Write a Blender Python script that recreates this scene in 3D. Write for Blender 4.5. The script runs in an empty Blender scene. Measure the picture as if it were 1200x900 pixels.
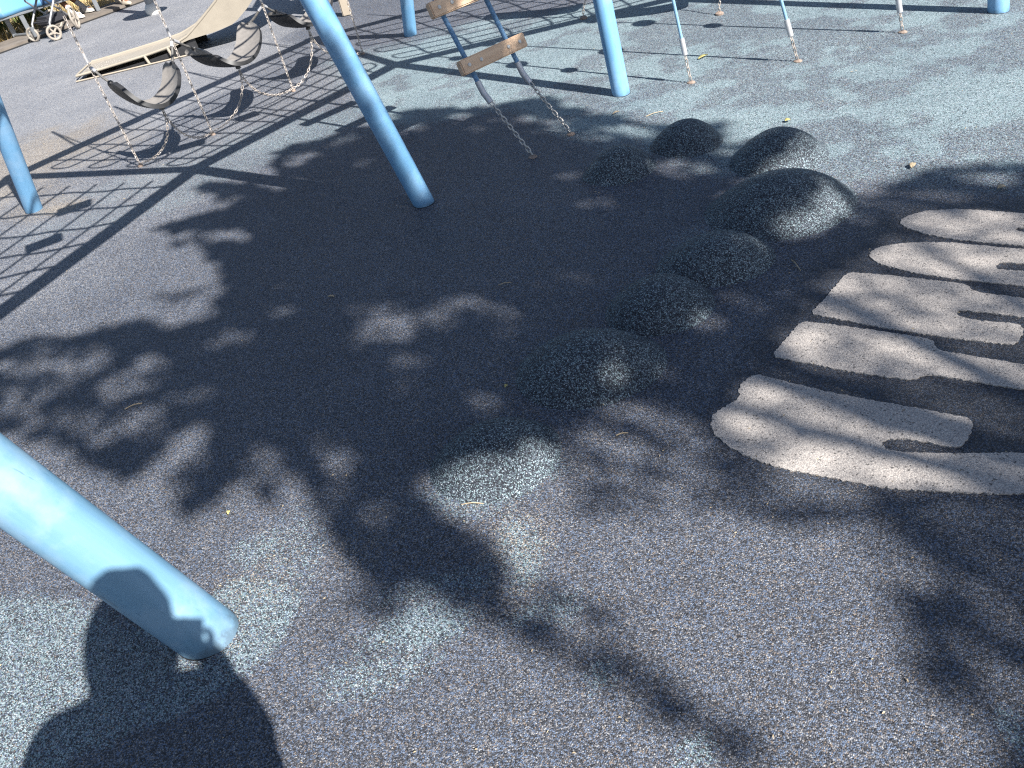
import bpy, bmesh, math, random
import numpy as np
from mathutils import Vector, Matrix, Quaternion

random.seed(7)
rng = np.random.default_rng(11)
SC = bpy.context.scene
COL = SC.collection

# ------------------------------------------------------------------ camera
F, CX, CY, EYE = 900.0, 600.0, 450.0, 1.6          # focal length and centre of the 1200x900 frame, eye height
_d = np.array([868 - CX, 1567 - CY, F]); _d /= np.linalg.norm(_d)
_up = -_d
_fw = np.array([0, 0, 1.0]); _Y = _fw - _up * (_fw @ _up); _Y /= np.linalg.norm(_Y)
_X = np.cross(_Y, _up)
RW = np.array([_X, _Y, _up])                        # camera axes (right, down, forward) -> world
CAM = np.array([0, 0, EYE])

def ray(px, py):
    return RW @ np.array([(px - CX) / F, (py - CY) / F, 1.0])

def G(px, py, z=0.0):
    """survey point: where a sight line meets the level z"""
    r = ray(px, py); t = (z - EYE) / r[2]
    p = CAM + t * r
    return Vector((p[0], p[1], z))

cam_d = bpy.data.cameras.new('camera'); cam = bpy.data.objects.new('camera', cam_d); COL.objects.link(cam)
m3 = Matrix((tuple(RW[0] * np.array([1, -1, -1])), tuple(RW[1] * np.array([1, -1, -1])), tuple(RW[2] * np.array([1, -1, -1]))))
cam.matrix_world = Matrix.Translation((0, 0, EYE)) @ m3.to_4x4()
cam_d.sensor_width = 36.0; cam_d.lens = 27.0
cam_d.clip_start = 0.02; cam_d.clip_end = 1000
SC.camera = cam

# ------------------------------------------------------------------ light
_s = ray(205, 740); SUN = _s / np.linalg.norm(_s)   # direction the sunlight travels
SH = Vector((SUN[0] / -SUN[2], SUN[1] / -SUN[2]))   # shadow offset per metre of height
elev = math.asin(-SUN[2]); az = math.atan2(-SUN[0], -SUN[1])
sl = bpy.data.lights.new('sun', 'SUN'); sl.energy = 5.0; sl.angle = math.radians(0.53); sl.color = (1.0, 0.965, 0.905)
so = bpy.data.objects.new('sun', sl); COL.objects.link(so)
so.rotation_mode = 'QUATERNION'; so.rotation_quaternion = Vector(SUN).to_track_quat('-Z', 'Y'); so.location = (6, -8, 12)
W = bpy.data.worlds.new('World'); SC.world = W; W.use_nodes = True
nt = W.node_tree; bg = nt.nodes['Background']
sky = nt.nodes.new('ShaderNodeTexSky'); sky.sky_type = 'NISHITA'; sky.sun_disc = False
sky.sun_elevation = elev; sky.sun_rotation = az
sky.ozone_density = 2.0
nt.links.new(sky.outputs[0], bg.inputs[0]); bg.inputs[1].default_value = 0.05
SC.view_settings.view_transform = 'Standard'; SC.view_settings.look = 'None'
SC.view_settings.exposure = 1.32; SC.view_settings.gamma = 1.0
SC.cycles.use_denoising = False; SC.cycles.filter_width = 1.2

# ------------------------------------------------------------------ mesh helpers
class MB:
    def __init__(s): s.v = []; s.f = []
    def add(s, vs, fs):
        o = len(s.v); s.v += [tuple(p) for p in vs]; s.f += [tuple(i + o for i in f) for f in fs]
    def box(s, c, size, rot=None, bev=0.0):
        hx, hy, hz = [k / 2 for k in size]
        if bev <= 0:
            vs = [Vector((x, y, z)) for x in (-hx, hx) for y in (-hy, hy) for z in (-hz, hz)]
            fs = [(0, 1, 3, 2), (4, 6, 7, 5), (0, 4, 5, 1), (2, 3, 7, 6), (0, 2, 6, 4), (1, 5, 7, 3)]
        else:
            bm = bmesh.new(); bmesh.ops.create_cube(bm, size=1.0)
            bmesh.ops.scale(bm, vec=size, verts=bm.verts)
            bmesh.ops.bevel(bm, geom=bm.edges[:], offset=bev, segments=2, affect='EDGES')
            bm.verts.index_update(); vs = [v.co.copy() for v in bm.verts]; fs = [[v.index for v in f.verts] for f in bm.faces]; bm.free()
        M = rot if rot is not None else Matrix.Identity(3)
        s.add([M @ v + Vector(c) for v in vs], fs)
    def tube(s, pts, r, n=10, cap=True, closed=False):
        pts = [Vector(p) for p in pts]; k = len(pts)
        rs = r if isinstance(r, (list, tuple)) else [r] * k
        t0 = (pts[1] - pts[0]).normalized(); u = t0.orthogonal().normalized(); rings = []
        vs = []; fs = []
        for i in range(k):
            if closed: t = (pts[(i + 1) % k] - pts[i - 1]).normalized()
            else:
                t = (pts[min(i + 1, k - 1)] - pts[max(i - 1, 0)]).normalized()
            u = (u - t * u.dot(t)).normalized(); w = t.cross(u)
            for j in range(n):
                a = 2 * math.pi * j / n
                vs.append(pts[i] + (u * math.cos(a) + w * math.sin(a)) * rs[i])
        for i in range(k if closed else k - 1):
            i2 = (i + 1) % k
            for j in range(n):
                fs.append((i * n + j, i * n + (j + 1) % n, i2 * n + (j + 1) % n, i2 * n + j))
        if cap and not closed:
            fs.append(tuple(range(n - 1, -1, -1))); fs.append(tuple((k - 1) * n + j for j in range(n)))
        s.add(vs, fs)
    def lathe(s, prof, n=24, M=None):
        M = M or Matrix.Identity(4); vs = []; fs = []
        for (r, z) in prof:
            for j in range(n):
                a = 2 * math.pi * j / n; vs.append(M @ Vector((r * math.cos(a), r * math.sin(a), z)))
        for i in range(len(prof) - 1):
            for j in range(n):
                fs.append((i * n + j, i * n + (j + 1) % n, (i + 1) * n + (j + 1) % n, (i + 1) * n + j))
        fs.append(tuple(range(n - 1, -1, -1))); fs.append(tuple((len(prof) - 1) * n + j for j in range(n)))
        s.add(vs, fs)
    def sphere(s, c, r, n=12, m=8, sc=(1, 1, 1)):
        prof = [(max(1e-4, r * math.sin(math.pi * i / m)), -r * math.cos(math.pi * i / m)) for i in range(m + 1)]
        s.lathe(prof, n, Matrix.Translation(Vector(c)) @ Matrix.Diagonal((*sc, 1)))
    def chain(s, pts, L=0.036, w=0.0095, r=0.0036):
        """steel links strung along a polyline"""
        pts = [Vector(p) for p in pts]; seg = [(pts[i + 1] - pts[i]).length for i in range(len(pts) - 1)]; tot = sum(seg)
        pitch = L - 4 * r * 0.55; n = max(2, round(tot / pitch)); q = Vector((0.3, 0.5, 0.81))
        def at(d):
            for i, l in enumerate(seg):
                if d <= l or i == len(seg) - 1: return pts[i].lerp(pts[i + 1], d / max(l, 1e-6)), (pts[i + 1] - pts[i]).normalized()
                d -= l
        for k in range(n):
            c, t = at((k + .5) * tot / n); a = t.cross(q).normalized(); b = t.cross(a)
            u = a if k % 2 else b
            hl = L / 2 - w
            ring = []
            for j in range(10):
                th = 2 * math.pi * j / 10
                x, y = w * math.cos(th), w * math.sin(th)
                ring.append(c + t * (y + (hl if y > 0 else -hl)) + u * x)
            s.tube(ring, r, 5, closed=True)
    def build(s, name, mat, parent=None, smooth=True):
        me = bpy.data.meshes.new(name); me.from_pydata(s.v, [], s.f); me.validate(); me.update()
        if smooth:
            me.polygons.foreach_set('use_smooth', [True] * len(me.polygons))
            try: me.set_sharp_from_angle(angle=math.radians(38))
            except Exception: pass
        o = bpy.data.objects.new(name, me)
        if mat: me.materials.append(mat)
        link(o, parent); return o

def link(o, parent=None):
    COL.objects.link(o)
    if parent is not None:
        o.parent = parent
        mw = Matrix.Identity(4); p = parent
        while p is not None:
            mw = p.matrix_basis @ mw; p = p.parent
        if o.type == 'MESH': o.data.transform(mw.inverted()) if mw != Matrix.Identity(4) else None

def tag(o, label=None, cat=None, group=None, kind=None):
    if label: o['label'] = label
    if cat: o['category'] = cat
    if group: o['group'] = group
    if kind: o['kind'] = kind
    return o

def thing(name, label, cat, loc, group=None):
    o = bpy.data.objects.new(name, None); o.location = Vector(loc); o.empty_display_size = .1
    COL.objects.link(o); return tag(o, label, cat, group)

def bez(a, b, c, d, n=14):
    a, b, c, d = map(Vector, (a, b, c, d)); out = []
    for i in range(n + 1):
        t = i / n; out.append(a * (1 - t) ** 3 + b * 3 * t * (1 - t) ** 2 + c * 3 * t * t * (1 - t) + d * t ** 3)
    return out

def smoothpath(pts, n=8):
    pts = [Vector(p) for p in pts]; out = []
    for i in range(len(pts) - 1):
        p0 = pts[max(i - 1, 0)]; p1 = pts[i]; p2 = pts[i + 1]; p3 = pts[min(i + 2, len(pts) - 1)]
        for k in range(n):
            t = k / n
            out.append(0.5 * ((2 * p1) + (p2 - p0) * t + (2 * p0 - 5 * p1 + 4 * p2 - p3) * t * t + (3 * p1 - p0 - 3 * p2 + p3) * t ** 3))
    out.append(pts[-1]); return out

# ------------------------------------------------------------------ materials
def sr(h):
    h = h.lstrip('#'); c = [int(h[i:i + 2], 16) / 255 for i in (0, 2, 4)]
    return tuple(x / 12.92 if x <= .04045 else ((x + .055) / 1.055) ** 2.4 for x in c)

class NT:
    def __init__(s, name):
        s.m = bpy.data.materials.new(name); s.m.use_nodes = True; s.t = s.m.node_tree
        s.b = s.t.nodes['Principled BSDF']
    def n(s, k, **kw):
        x = s.t.nodes.new(k)
        for a, v in kw.items(): setattr(x, a, v)
        return x
    def l(s, a, b): s.t.links.new(a, b)
    def ramp(s, fac, stops, interp='LINEAR'):
        r = s.n('ShaderNodeValToRGB'); e = r.color_ramp.elements; r.color_ramp.interpolation = interp
        while len(e) < len(stops): e.new(0.5)
        for k, (p, c) in enumerate(stops): e[k].position = p; e[k].color = (*c, 1)
        s.l(fac, r.inputs[0]); return r.outputs[0]
    def mix(s, fac, a, b, mode='MIX'):
        x = s.n('ShaderNodeMix', data_type='RGBA', blend_type=mode)
        for i, v in ((0, fac), (6, a), (7, b)):
            if hasattr(v, 'is_output'): s.l(v, x.inputs[i])
            else: x.inputs[i].default_value = v if i == 0 else (*v, 1)
        return x.outputs[2]
    def math(s, op, a, b=0.0, clamp=False):
        x = s.n('ShaderNodeMath', operation=op); x.use_clamp = clamp
        for i, v in ((0, a), (1, b)):
            if hasattr(v, 'is_output'): s.l(v, x.inputs[i])
            else: x.inputs[i].default_value = v
        return x.outputs[0]
    def pos(s):
        return s.n('ShaderNodeNewGeometry').outputs['Position']
    def noise(s, vec, scale, detail=3, rough=.6):
        x = s.n('ShaderNodeTexNoise'); x.inputs['Scale'].default_value = scale; x.inputs['Detail'].default_value = detail
        x.inputs['Roughness'].default_value = rough; s.l(vec, x.inputs['Vector']); return x
    def bump(s, h, strength, dist=.002):
        x = s.n('ShaderNodeBump'); x.inputs['Strength'].default_value = strength; x.inputs['Distance'].default_value = dist
        s.l(h, x.inputs['Height']); s.l(x.outputs[0], s.b.inputs['Normal'])

def plain(name, col, rough=.6, metal=0.0, var=.18, scale=9, bump=0.0, obj=True):
    t = NT(name); c = t.n('ShaderNodeTexCoord').outputs['Object']
    n = t.noise(c, scale, 4)
    col2 = tuple(max(0, x * (1 - var)) for x in col); col3 = tuple(min(1, x * (1 + var)) for x in col)
    t.l(t.ramp(n.outputs['Fac'], [(.3, col2), (.7, col3)]), t.b.inputs['Base Color'])
    t.b.inputs['Roughness'].default_value = rough; t.b.inputs['Metallic'].default_value = metal
    if bump: t.bump(t.noise(c, scale * 12, 3).outputs['Fac'], bump, .001)
    return t.m

def rubber(name, mask, dome=False):
    """poured rubber granules; the granule colour is drawn per cell"""
    t = NT(name); P = t.pos()
    # slight warp so that grains are not perfect cells
    nz = t.noise(P, 420, 1)
    w = t.n('ShaderNodeVectorMath', operation='MULTIPLY_ADD'); t.l(nz.outputs['Color'], w.inputs[0]); w.inputs[1].default_value = (.0022,) * 3; t.l(P, w.inputs[2])
    v = t.n('ShaderNodeTexVoronoi', feature='F1'); v.inputs['Scale'].default_value = 325; t.l(w.outputs[0], v.inputs['Vector'])
    sep = t.n('ShaderNodeSeparateColor'); t.l(v.outputs['Color'], sep.inputs[0])
    r1, r2, r3 = sep.outputs
    navy = t.ramp(r1, [(0, (.032, .034, .041)), (.20, (.068, .072, .083)), (.42, (.105, .112, .134)), (.58, (.115, .155, .232)), (.72, (.165, .215, .305)), (.80, (.22, .225, .245)), (.91, (.235, .19, .155)), (.96, (.36, .36, .36))], 'CONSTANT')
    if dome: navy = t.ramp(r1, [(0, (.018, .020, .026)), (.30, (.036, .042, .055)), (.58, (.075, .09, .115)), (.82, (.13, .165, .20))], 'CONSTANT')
    teal = t.ramp(r1, [(0, (.035, .05, .06)), (.17, (.125, .18, .20)), (.34, (.24, .335, .355)), (.66, (.325, .415, .465)), (.88, (.46, .53, .56))], 'CONSTANT')
    pale = t.ramp(r1, [(0, (.08, .085, .10)), (.12, (.19, .205, .235)), (.45, (.29, .305, .335)), (.75, (.38, .38, .39)), (.92, (.47, .44, .39))], 'CONSTANT')
    tan = t.ramp(r1, [(0, (.07, .06, .055)), (.2, (.22, .19, .16)), (.5, (.36, .315, .26)), (.8, (.47, .43, .37))], 'CONSTANT')
    if mask == 'attr':
        a = t.n('ShaderNodeAttribute', attribute_name='mask'); s2 = t.n('ShaderNodeSeparateColor'); t.l(a.outputs['Color'], s2.inputs[0])
        mt, mp, md = s2.outputs
    else:
        x = t.n('ShaderNodeValue'); x.outputs[0].default_value = mask[0]; mt = x.outputs[0]
        x = t.n('ShaderNodeValue'); x.outputs[0].default_value = 0; mp = x.outputs[0]; md = x.outputs[0]
    c = t.mix(t.math('LESS_THAN', r2, mt), navy, teal)
    c = t.mix(t.math('LESS_THAN', r3, mp), c, pale)
    c = t.mix(t.math('LESS_THAN', t.math('FRACT', t.math('MULTIPLY', r3, 7.31)), md), c, tan)
    # broad soiling
    big = t.noise(P, 1.7, 5, .65); c = t.mix(1.0, c, t.ramp(big.outputs['Fac'], [(.3, (.84, .84, .86)), (.7, (1.12, 1.1, 1.08))]), 'MULTIPLY')
    if mask == 'attr':   # darker colour mixed in round the letters
        fa = t.n('ShaderNodeAttribute', attribute_name='letter_dark'); c = t.mix(t.math('MULTIPLY', fa.outputs['Fac'], .5), c, (.022, .025, .034))
    # darker between the grains
    f = t.ramp(v.outputs['Distance'], [(.25, (1, 1, 1)), (.75, (.55, .55, .57))]); c = t.mix(1.0, c, f, 'MULTIPLY')
    t.l(c, t.b.inputs['Base Color']); t.b.inputs['Roughness'].default_value = .62
    t.b.inputs['Specular IOR Level'].default_value = .35
    inv = t.math('SUBTRACT', 1.0, v.outputs['Distance'])
    t.bump(inv, .8, .003)
    return t.m

def painted(name, col, rough=.34, dents=.08, obj=None):
    t = NT(name); P = t.n('ShaderNodeTexCoord').outputs['Object']
    mp = t.n('ShaderNodeMapping'); mp.inputs['Scale'].default_value = (26, 26, 3.0); t.l(P, mp.inputs[0])
    st = t.noise(mp.outputs[0], 1.0, 4, .6)
    pc = t.noise(P, 5, 5, .6)
    base = t.ramp(st.outputs['Fac'], [(.3, tuple(x * .9 for x in col)), (.72, tuple(min(1, x * 1.08 + .012) for x in col))])
    chalk = tuple(min(1, x * .78 + .19) for x in col)
    c = t.mix(t.ramp(pc.outputs['Fac'], [(.46, (0, 0, 0)), (.72, (.7, .7, .7))]), base, chalk)
    # scuffs: thin dark scratches
    mp2 = t.n('ShaderNodeMapping'); mp2.inputs['Scale'].default_value = (60, 60, 9); mp2.inputs['Rotation'].default_value = (.5, .6, .2); t.l(P, mp2.inputs[0])
    sc = t.noise(mp2.outputs[0], 1.2, 2, .5)
    c = t.mix(t.ramp(sc.outputs['Fac'], [(.685, (0, 0, 0)), (.72, (.42, .42, .42))]), c, tuple(x * .42 for x in col))
    xz = t.n('ShaderNodeSeparateXYZ'); t.l(P, xz.inputs[0]); gr = t.noise(P, 22, 4, .7)   # grime splashed on the foot
    low = t.ramp(t.math('ADD', xz.outputs[2], t.math('MULTIPLY', gr.outputs['Fac'], .12)), [(.11, (.6, .6, .6)), (.135, (.15, .15, .15)), (.19, (0, 0, 0))])
    if name.startswith('blue') or name.startswith('pale'): c = t.mix(low, c, (.05, .06, .07))
    t.l(c, t.b.inputs['Base Color']); t.b.inputs['Roughness'].default_value = rough
    t.l(t.ramp(pc.outputs['Fac'], [(.3, (rough - .06,) * 3), (.8, (rough + .18,) * 3)]), t.b.inputs['Roughness'])
    t.bump(t.noise(P, 38, 3).outputs['Fac'], dents, .002)
    return t.m

M = {}
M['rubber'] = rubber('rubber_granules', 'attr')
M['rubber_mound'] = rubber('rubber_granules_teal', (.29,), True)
M['blue'] = painted('blue_paint', (.145, .335, .55), .46)
M['blue_pale'] = painted('pale_blue_paint', (.125, .26, .385), .48)
M['steel'] = plain('galvanised_steel', (.45, .435, .415), .42, .55, .25, 60)
M['rust'] = plain('rusty_steel', (.25, .19, .155), .75, .1, .4, 60)
M['rusty_chain'] = plain('weathered_chain', (.42, .375, .34), .5, .3, .35, 50)
M['sleeve'] = plain('aluminium_sleeve', (.5, .5, .52), .35, .4, .1, 40)
M['rope'] = plain('blue_rope', (.12, .24, .40), .75, 0, .3, 90, .3)
M['rope_pale'] = plain('pale_blue_rope', (.17, .31, .43), .75, 0, .2, 90, .3)
M['rope_dark'] = plain('dark_rope', (.05, .07, .1), .8, 0, .3, 90)
M['beltgrey'] = plain('grey_rubber_belt', (.20, .185, .172), .6, 0, .15, 30, .1)
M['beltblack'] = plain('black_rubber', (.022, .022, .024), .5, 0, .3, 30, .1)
M['cable'] = plain('grey_cable', (.10, .095, .09), .5, 0, .3, 60)
M['slide'] = plain('beige_plastic', (.30, .265, .215), .42, 0, .07, 7)
M['slide_worn'] = plain('worn_slide_bed', (.135, .135, .11), .5, 0, .22, 14)
M['yellow'] = plain('yellow_sticker', (.75, .48, .08), .5, 0, .1, 20)
M['beige_post'] = plain('beige_post', (.34, .29, .23), .5, 0, .08, 12)
M['grey_alu'] = plain('grey_aluminium', (.22, .235, .255), .42, .5, .12, 14)
M['white'] = plain('white_plastic', (.6, .59, .56), .4, 0, .05, 20)
M['concrete'] = plain('brown_grey_paving', (.135, .115, .098), .9, 0, .25, 6, .3)
M['gap'] = plain('dark_edging', (.012, .012, .013), .9, 0, .3, 10)
M['soil'] = plain('dry_ground', (.28, .215, .12), .95, 0, .4, 5, .4)
M['straw'] = plain('dry_grass_blades', (.42, .32, .15), .8, 0, .35, 3)
M['weed'] = plain('green_weed', (.14, .17, .05), .7, 0, .4, 10)
M['tyre'] = plain('beige_tyre', (.27, .24, .205), .7, 0, .1, 30)
M['frame'] = plain('silver_frame', (.30, .30, .31), .35, .6, .1, 20)
M['fabric'] = plain('black_fabric', (.018, .018, .024), .85, 0, .3, 40)
M['mesh'] = plain('grey_mesh_fabric', (.30, .30, .31), .85, 0, .2, 60)
M['skin'] = plain('skin', (.42, .225, .15), .5, 0, .1, 12)
M['skin_tan'] = plain('skin_tan', (.25, .125, .08), .5, 0, .1, 12)
M['hair'] = plain('dark_hair', (.035, .022, .015), .55, 0, .4, 60)
M['shirt'] = plain('white_shirt', (.6, .58, .55), .85, 0, .1, 20)
M['shirt_blue'] = plain('navy_shirt', (.04, .06, .14), .85, 0, .15, 20)
M['trousers'] = plain('dark_trousers', (.05, .055, .075), .85, 0, .2, 20)
M['sock'] = plain('white_sock', (.5, .5, .54), .85, 0, .06, 40)
M['shoe'] = plain('white_shoe', (.46, .44, .41), .6, 0, .12, 30)
M['sandal'] = plain('cream_sandal', (.45, .39, .31), .6, 0, .12, 30)
M['eye'] = plain('dark_eye', (.02, .015, .012), .2, 0, .1, 30)
M['phone'] = plain('black_phone', (.02, .02, .022), .2, .2, .1, 30)
M['bark'] = plain('tree_bark', (.13, .10, .075), .9, 0, .35, 10, .6)
M['twig'] = plain('dry_twig', (.38, .30, .20), .8, 0, .2, 30)
M['leaf_dry'] = plain('dry_leaf', (.36, .29, .19), .7, 0, .25, 30)
M['leaf_yellow'] = plain('yellow_leaf', (.42, .37, .14), .7, 0, .2, 30)

def wood():
    t = NT('weathered_wood'); P = t.n('ShaderNodeTexCoord').outputs['Object']
    mp = t.n('ShaderNodeMapping'); mp.inputs['Scale'].default_value = (5, 60, 60); t.l(P, mp.inputs[0])
    g = t.noise(mp.outputs[0], 1.0, 5, .65); big = t.noise(P, 6, 3)
    a = t.ramp(g.outputs['Fac'], [(.3, (.56, .37, .24)), (.7, (.70, .50, .34))])
    b = t.ramp(g.outputs['Fac'], [(.3, (.17, .145, .12)), (.7, (.28, .24, .20))])
    t.l(t.mix(t.ramp(big.outputs['Fac'], [(.60, (0, 0, 0)), (.70, (1, 1, 1))]), a, b), t.b.inputs['Base Color'])
    t.b.inputs['Roughness'].default_value = .75; t.bump(g.outputs['Fac'], .25, .002); return t.m
M['wood'] = wood()

def letter_mat():
    t = NT('beige_rubber_granules'); P = t.pos()
    v = t.n('ShaderNodeTexVoronoi', feature='F1'); v.inputs['Scale'].default_value = 255; t.l(P, v.inputs['Vector'])
    sep = t.n('ShaderNodeSeparateColor'); t.l(v.outputs['Color'], sep.inputs[0])
    c = t.ramp(sep.outputs[0], [(0, (.13, .12, .11)), (.03, (.36, .335, .315)), (.3, (.46, .42, .385)), (.75, (.52, .48, .44))], 'CONSTANT')
    big = t.noise(P, 3.2, 5, .65); c = t.mix(1.0, c, t.ramp(big.outputs['Fac'], [(.3, (.86, .86, .87)), (.65, (1.04, 1.03, 1.02))]), 'MULTIPLY')
    sp = t.noise(P, 46, 2, .5); c = t.mix(t.ramp(sp.outputs['Fac'], [(.735, (0, 0, 0)), (.75, (.8, .8, .8))]), c, (.05, .05, .055))
    f = t.ramp(v.outputs['Distance'], [(.3, (1, 1, 1)), (.8, (.66, .65, .66))]); c = t.mix(1.0, c, f, 'MULTIPLY')
    t.l(c, t.b.inputs['Base Color']); t.b.inputs['Roughness'].default_value = .75
    t.bump(t.math('SUBTRACT', 1.0, v.outputs['Distance']), .4, .003); return t.m
M['letter'] = letter_mat()

def leaf_mat():
    t = NT('green_leaf'); P = t.pos(); n = t.noise(P, 1.5, 3)
    t.l(t.ramp(n.outputs['Fac'], [(.3, (.035, .065, .018)), (.7, (.085, .125, .035))]), t.b.inputs['Base Color'])
    t.b.inputs['Roughness'].default_value = .5; return t.m
M['leaf'] = leaf_mat()

def print_mat():
    """flat print: dark and white blots on pale blue sheet"""
    t = NT('printed_blue_sheet'); P = t.n('ShaderNodeTexCoord').outputs['Object']
    a = t.noise(P, 7, 2, .5); b = t.noise(P, 13, 2, .5)
    x = t.n('ShaderNodeSeparateXYZ'); t.l(P, x.inputs[0])
    side = t.ramp(x.outputs[0], [(.50, (1, 1, 1)), (.66, (0, 0, 0))])
    nav = t.ramp(x.outputs[0], [(1.0, (0, 0, 0))]) if False else t.math('GREATER_THAN', x.outputs[0], 1.13)
    c = t.mix(t.math('MULTIPLY', t.ramp(b.outputs['Fac'], [(.52, (0, 0, 0)), (.54, (1, 1, 1))]), side), (.13, .32, .52), (.55, .57, .62))
    c = t.mix(t.math('MULTIPLY', t.ramp(a.outputs['Fac'], [(.53, (0, 0, 0)), (.55, (1, 1, 1))]), side), c, (.02, .025, .09)); c = t.mix(nav, c, (.035, .09, .2))
    t.l(c, t.b.inputs['Base Color']); t.b.inputs['Roughness'].default_value = .5; return t.m
M['print'] = print_mat()

# ------------------------------------------------------------------ value noise for the ground's colour map
_tab = rng.random((256, 256))
def vnoise(x, y):
    xi = np.floor(x).astype(int); yi = np.floor(y).astype(int); fx = x - xi; fy = y - yi
    fx = fx * fx * (3 - 2 * fx); fy = fy * fy * (3 - 2 * fy)
    g = lambda a, b: _tab[a & 255, b & 255]
    return (g(xi, yi) * (1 - fx) + g(xi + 1, yi) * fx) * (1 - fy) + (g(xi, yi + 1) * (1 - fx) + g(xi + 1, yi + 1) * fx) * fy
def fbm(x, y, o=4):
    s = 0; a = .5
    for k in range(o): s = s + a * vnoise(x * 2 ** k + 17 * k, y * 2 ** k + 31 * k); a *= .5
    return s / (1 - .5 ** o)
def inpoly(px, py, poly):
    r = np.zeros(px.shape, bool); n = len(poly)
    for i in range(n):
        x1, y1 = poly[i]; x2, y2 = poly[(i + 1) % n]
        if y1 == y2: continue
        c = ((y1 > py) != (y2 > py)) & (px < (x2 - x1) * (py - y1) / (y2 - y1) + x1); r ^= c
    return r
def gpoly(pts): return [tuple(G(*p)[:2]) for p in pts]
def ss(a, b, x): t = np.clip((x - a) / (b - a), 0, 1); return t * t * (3 - 2 * t)
def polyfield(x, y, poly, soft, jit):
    """1 inside a ground polygon, with a ragged, soft edge"""
    n1 = (fbm(x * 3.1 + 5, y * 3.1) - .5) * jit * 2; n2 = (fbm(x * 3.1 + 90, y * 3.1 + 40) - .5) * jit * 2
    px, py = x + n1, y + n2
    acc = 0
    for dx, dy in ((0, 0), (soft, 0), (-soft, 0), (0, soft), (0, -soft), (soft * .6, soft * .6), (-soft * .6, -soft * .6)):
        acc = acc + inpoly(px + dx, py + dy, poly)
    return acc / 7.0

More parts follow.
